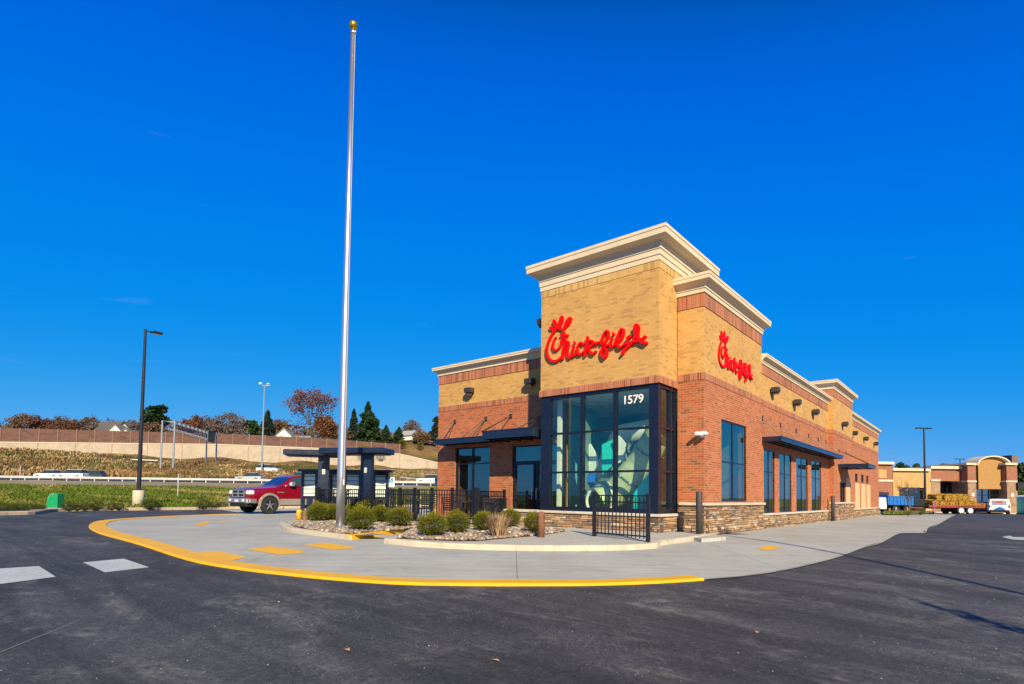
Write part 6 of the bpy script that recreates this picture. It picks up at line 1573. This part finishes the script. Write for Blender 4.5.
for (u, yy, lv), lb in zip(bpos, lbs):
    q = base + Vector((RH.x, RH.y, 0))*((u-953)*k6) - Vector((FH.x, FH.y, 0))*(.5 - yy) + Vector((0,0,.85 + .60*lv)); 
    if f_ is None: f_ = o = bl.build('straw_bale', sm)
    else: o = f_.copy(); COL.objects.link(o)
    o.location = q; o.rotation_euler = (random.uniform(-.08,.08), random.uniform(-.1,.1), CR + random.uniform(-.25,.25)); o.scale = (.9, 1.1, .98 if u < 970 else .6); tag(o, 'golden straw bale on the flatbed trailer, ' + lb, 'straw bale', 'straw bales on the trailer')
# ---- white van, seen from behind
p = at_(998, 70.5); vn = thing('white_van', 'white van with red and blue marks parked at the arched entrance', 'van', p, CR - .66); vw = plain('white_van_paint', (.78,.78,.80), .35)
mb = MB(); loft(mb, [(x, [(0,.35),(h_*.94,.35),(h_,.5),(h_,1.3),(h_*.9,2.05),(h_*.75,2.15),(0,2.18)]) for x, h_ in ((-2.4,1.12),(-2.3,1.2),(1.2,1.2))] ); mb.M = None
mb2 = MB(); mb2.M = Matrix.Rotation(PI/2 , 4, 'Z'); loft(mb2, [(-2.4, [(0,.35),(1.05,.35),(1.12,.5),(1.12,1.3),(1.0,2.0),(.85,2.1),(0,2.13)]), (-2.3, [(0,.35),(1.12,.35),(1.2,.5),(1.2,1.3),(1.08,2.05),(.9,2.15),(0,2.18)]), (1.2, [(0,.35),(1.12,.35),(1.2,.5),(1.2,1.3),(1.08,2.05),(.9,2.15),(0,2.18)]), (2.4, [(0,.35),(1.1,.35),(1.15,.5),(1.1,1.1),(1.0,1.2),(.8,1.22),(0,1.25)])]); mb2.M = None; mb2.build('body', vw, vn)
mb = MB(); mb.bev(-.78,.78,-2.44,-2.40,1.35,1.95,.02); mb.build('rear_window', plain('van_rear_glass', (.35,.38,.42), .15), vn)
mb = MB(); mb.box(-.55,.35,-2.46,-2.445,1.62,1.72); mb.box(-.25,.25,-2.46,-2.445,1.75,1.82); mb.build('red_marking', plain('van_red', (.6,.02,.03), .4), vn)
mb = MB(); mb.prismy([(-.7,.5),(.7,.5),(.5,.85),(.0,1.05),(-.45,.8)], -2.42, -2.405); mb.build('blue_marking', plain('van_blue', (.03,.15,.5), .4), vn)
for s in (1,-1): 
    mb = MB(); mb.bev(min(s*.98,s*1.14),max(s*.98,s*1.14),-2.43,-2.35,.9,1.3,.01); mb.build('tail_light', TM['tail'], vn)
    mb = MB(); mb.smooth = False
    for yy in (-1.5, 1.5): mb.M = None; mb.lathe([(0,-.13),(.34,-.13),(.34,.13),(0,.13)], 18, (s*1.03, yy, .34), 'x')
    mb.build('wheel', TM['tyre'], vn)
mb = MB(); mb.bev(-1.1,1.1,-2.5,-2.4,.38,.6,.02); mb.build('bumper', TM['black'], vn)
p = at_(981, 74); car('dark car parked left of the white van', (p.x, p.y, p.z), CR + PI/2 - .66, (.04,.035,.04), L=4.3, Wd=1.55, Hh=1.55, kind='wagon', group='vehicles by the shops')
# ---- portable toilet
p = at_(1025, 68); vn.scale = (.86,.86,.86)
p = at_(1025, 68); pt2 = thing('portable_toilet', 'teal portable toilet at the right edge by the shops', 'portable toilet', p, CR); tq = plain('teal_plastic', (.01,.33,.30), .5)
mb = MB(); mb.bev(-.56,.56,-.56,.56,.12,2.08,.03); mb.build('cabin', tq, pt2); mb = MB(); mb.prismy([(-.6,2.08),(.6,2.08),(.5,2.25),(0,2.33),(-.5,2.25)], -.6, .6); mb.build('roof', MT['white'], pt2)
mb = MB(); mb.bev(-.38,.38,-.59,-.562,.2,1.95,.01); dd_ = mb.build('door', plain('teal_plastic_light', (.02,.40,.36), .5), pt2); mb = MB(); mb.box(.25,.33,-.61,-.592,1.0,1.12); mb.build('latch', TM['black'], dd_)
mb = MB(); mb.box(-.6,.6,-.6,.6,0,.12); mb.build('skid', TM['black'], pt2)
# ---- marker post with red tag in front of shops
p = at_(934.5, 56); r_ = thing('survey_stake', 'thin pinkish survey stake in front of the straw trailer', 'stake', p); mb = MB(); mb.box(-.03,.03,-.03,.03,0,1.2); mb.build('stake', plain('pink_stake', (.45,.15,.25), .7), r_); mb = MB(); mb.box(-.08,.08,-.04,-.035,1.0,1.2); mb.build('flag', plain('purple_flag', (.3,.1,.4), .7), r_)
# ---- off-frame young tree that throws the broken shadow
g1 = Vector(G(866, 587, 0)); dd = Vector((SUN_AZ.x, SUN_AZ.y))
hT = 4.6; bs = g1 + dd * (hT / math.tan(R(SUN_EL)))
yt = thing('young_tree', 'slim young tree outside the right edge, casting the broken shadow on the asphalt', 'tree', (bs.x, bs.y, H(bs.x, bs.y)))
random.seed(8); tk = MB(); tk.tube((0,0,0),(0,0,hT),.03,.006,n=6,cap=False); mb = MB()
for k in range(26):
    z = random.uniform(.35,.97)*hT; a_ = random.uniform(0,6.28); l = .35*(1 - z/hT) + .08; e_ = Vector((math.cos(a_)*l*.5, math.sin(a_)*l*.5, z + l*.9)); tk.tube((0,0,z), e_, .012, .004, n=4, cap=False)
for cz, rr, nn in ((4.1,.06,60),(3.75,.10,160),(2.95,.14,260),(2.6,.16,200),(1.9,.10,120)):
    for k in range(nn):
        p = Vector((random.gauss(0,rr), random.gauss(0,rr), cz + random.gauss(0,.28))); ax = Vector((random.gauss(0,1), random.gauss(0,1), random.gauss(0,1))).normalized(); sd = ax.orthogonal(); l = .07; mb.col = (.06,.10,.02); mb.add([p - sd*l*.5, p + ax*l*.5, p + sd*l*.5, p - ax*l*.5], [(0,1,2,3)])
tk.build('trunk', MT['bark'], yt); mb.build('crown', MT['leaf'], yt)
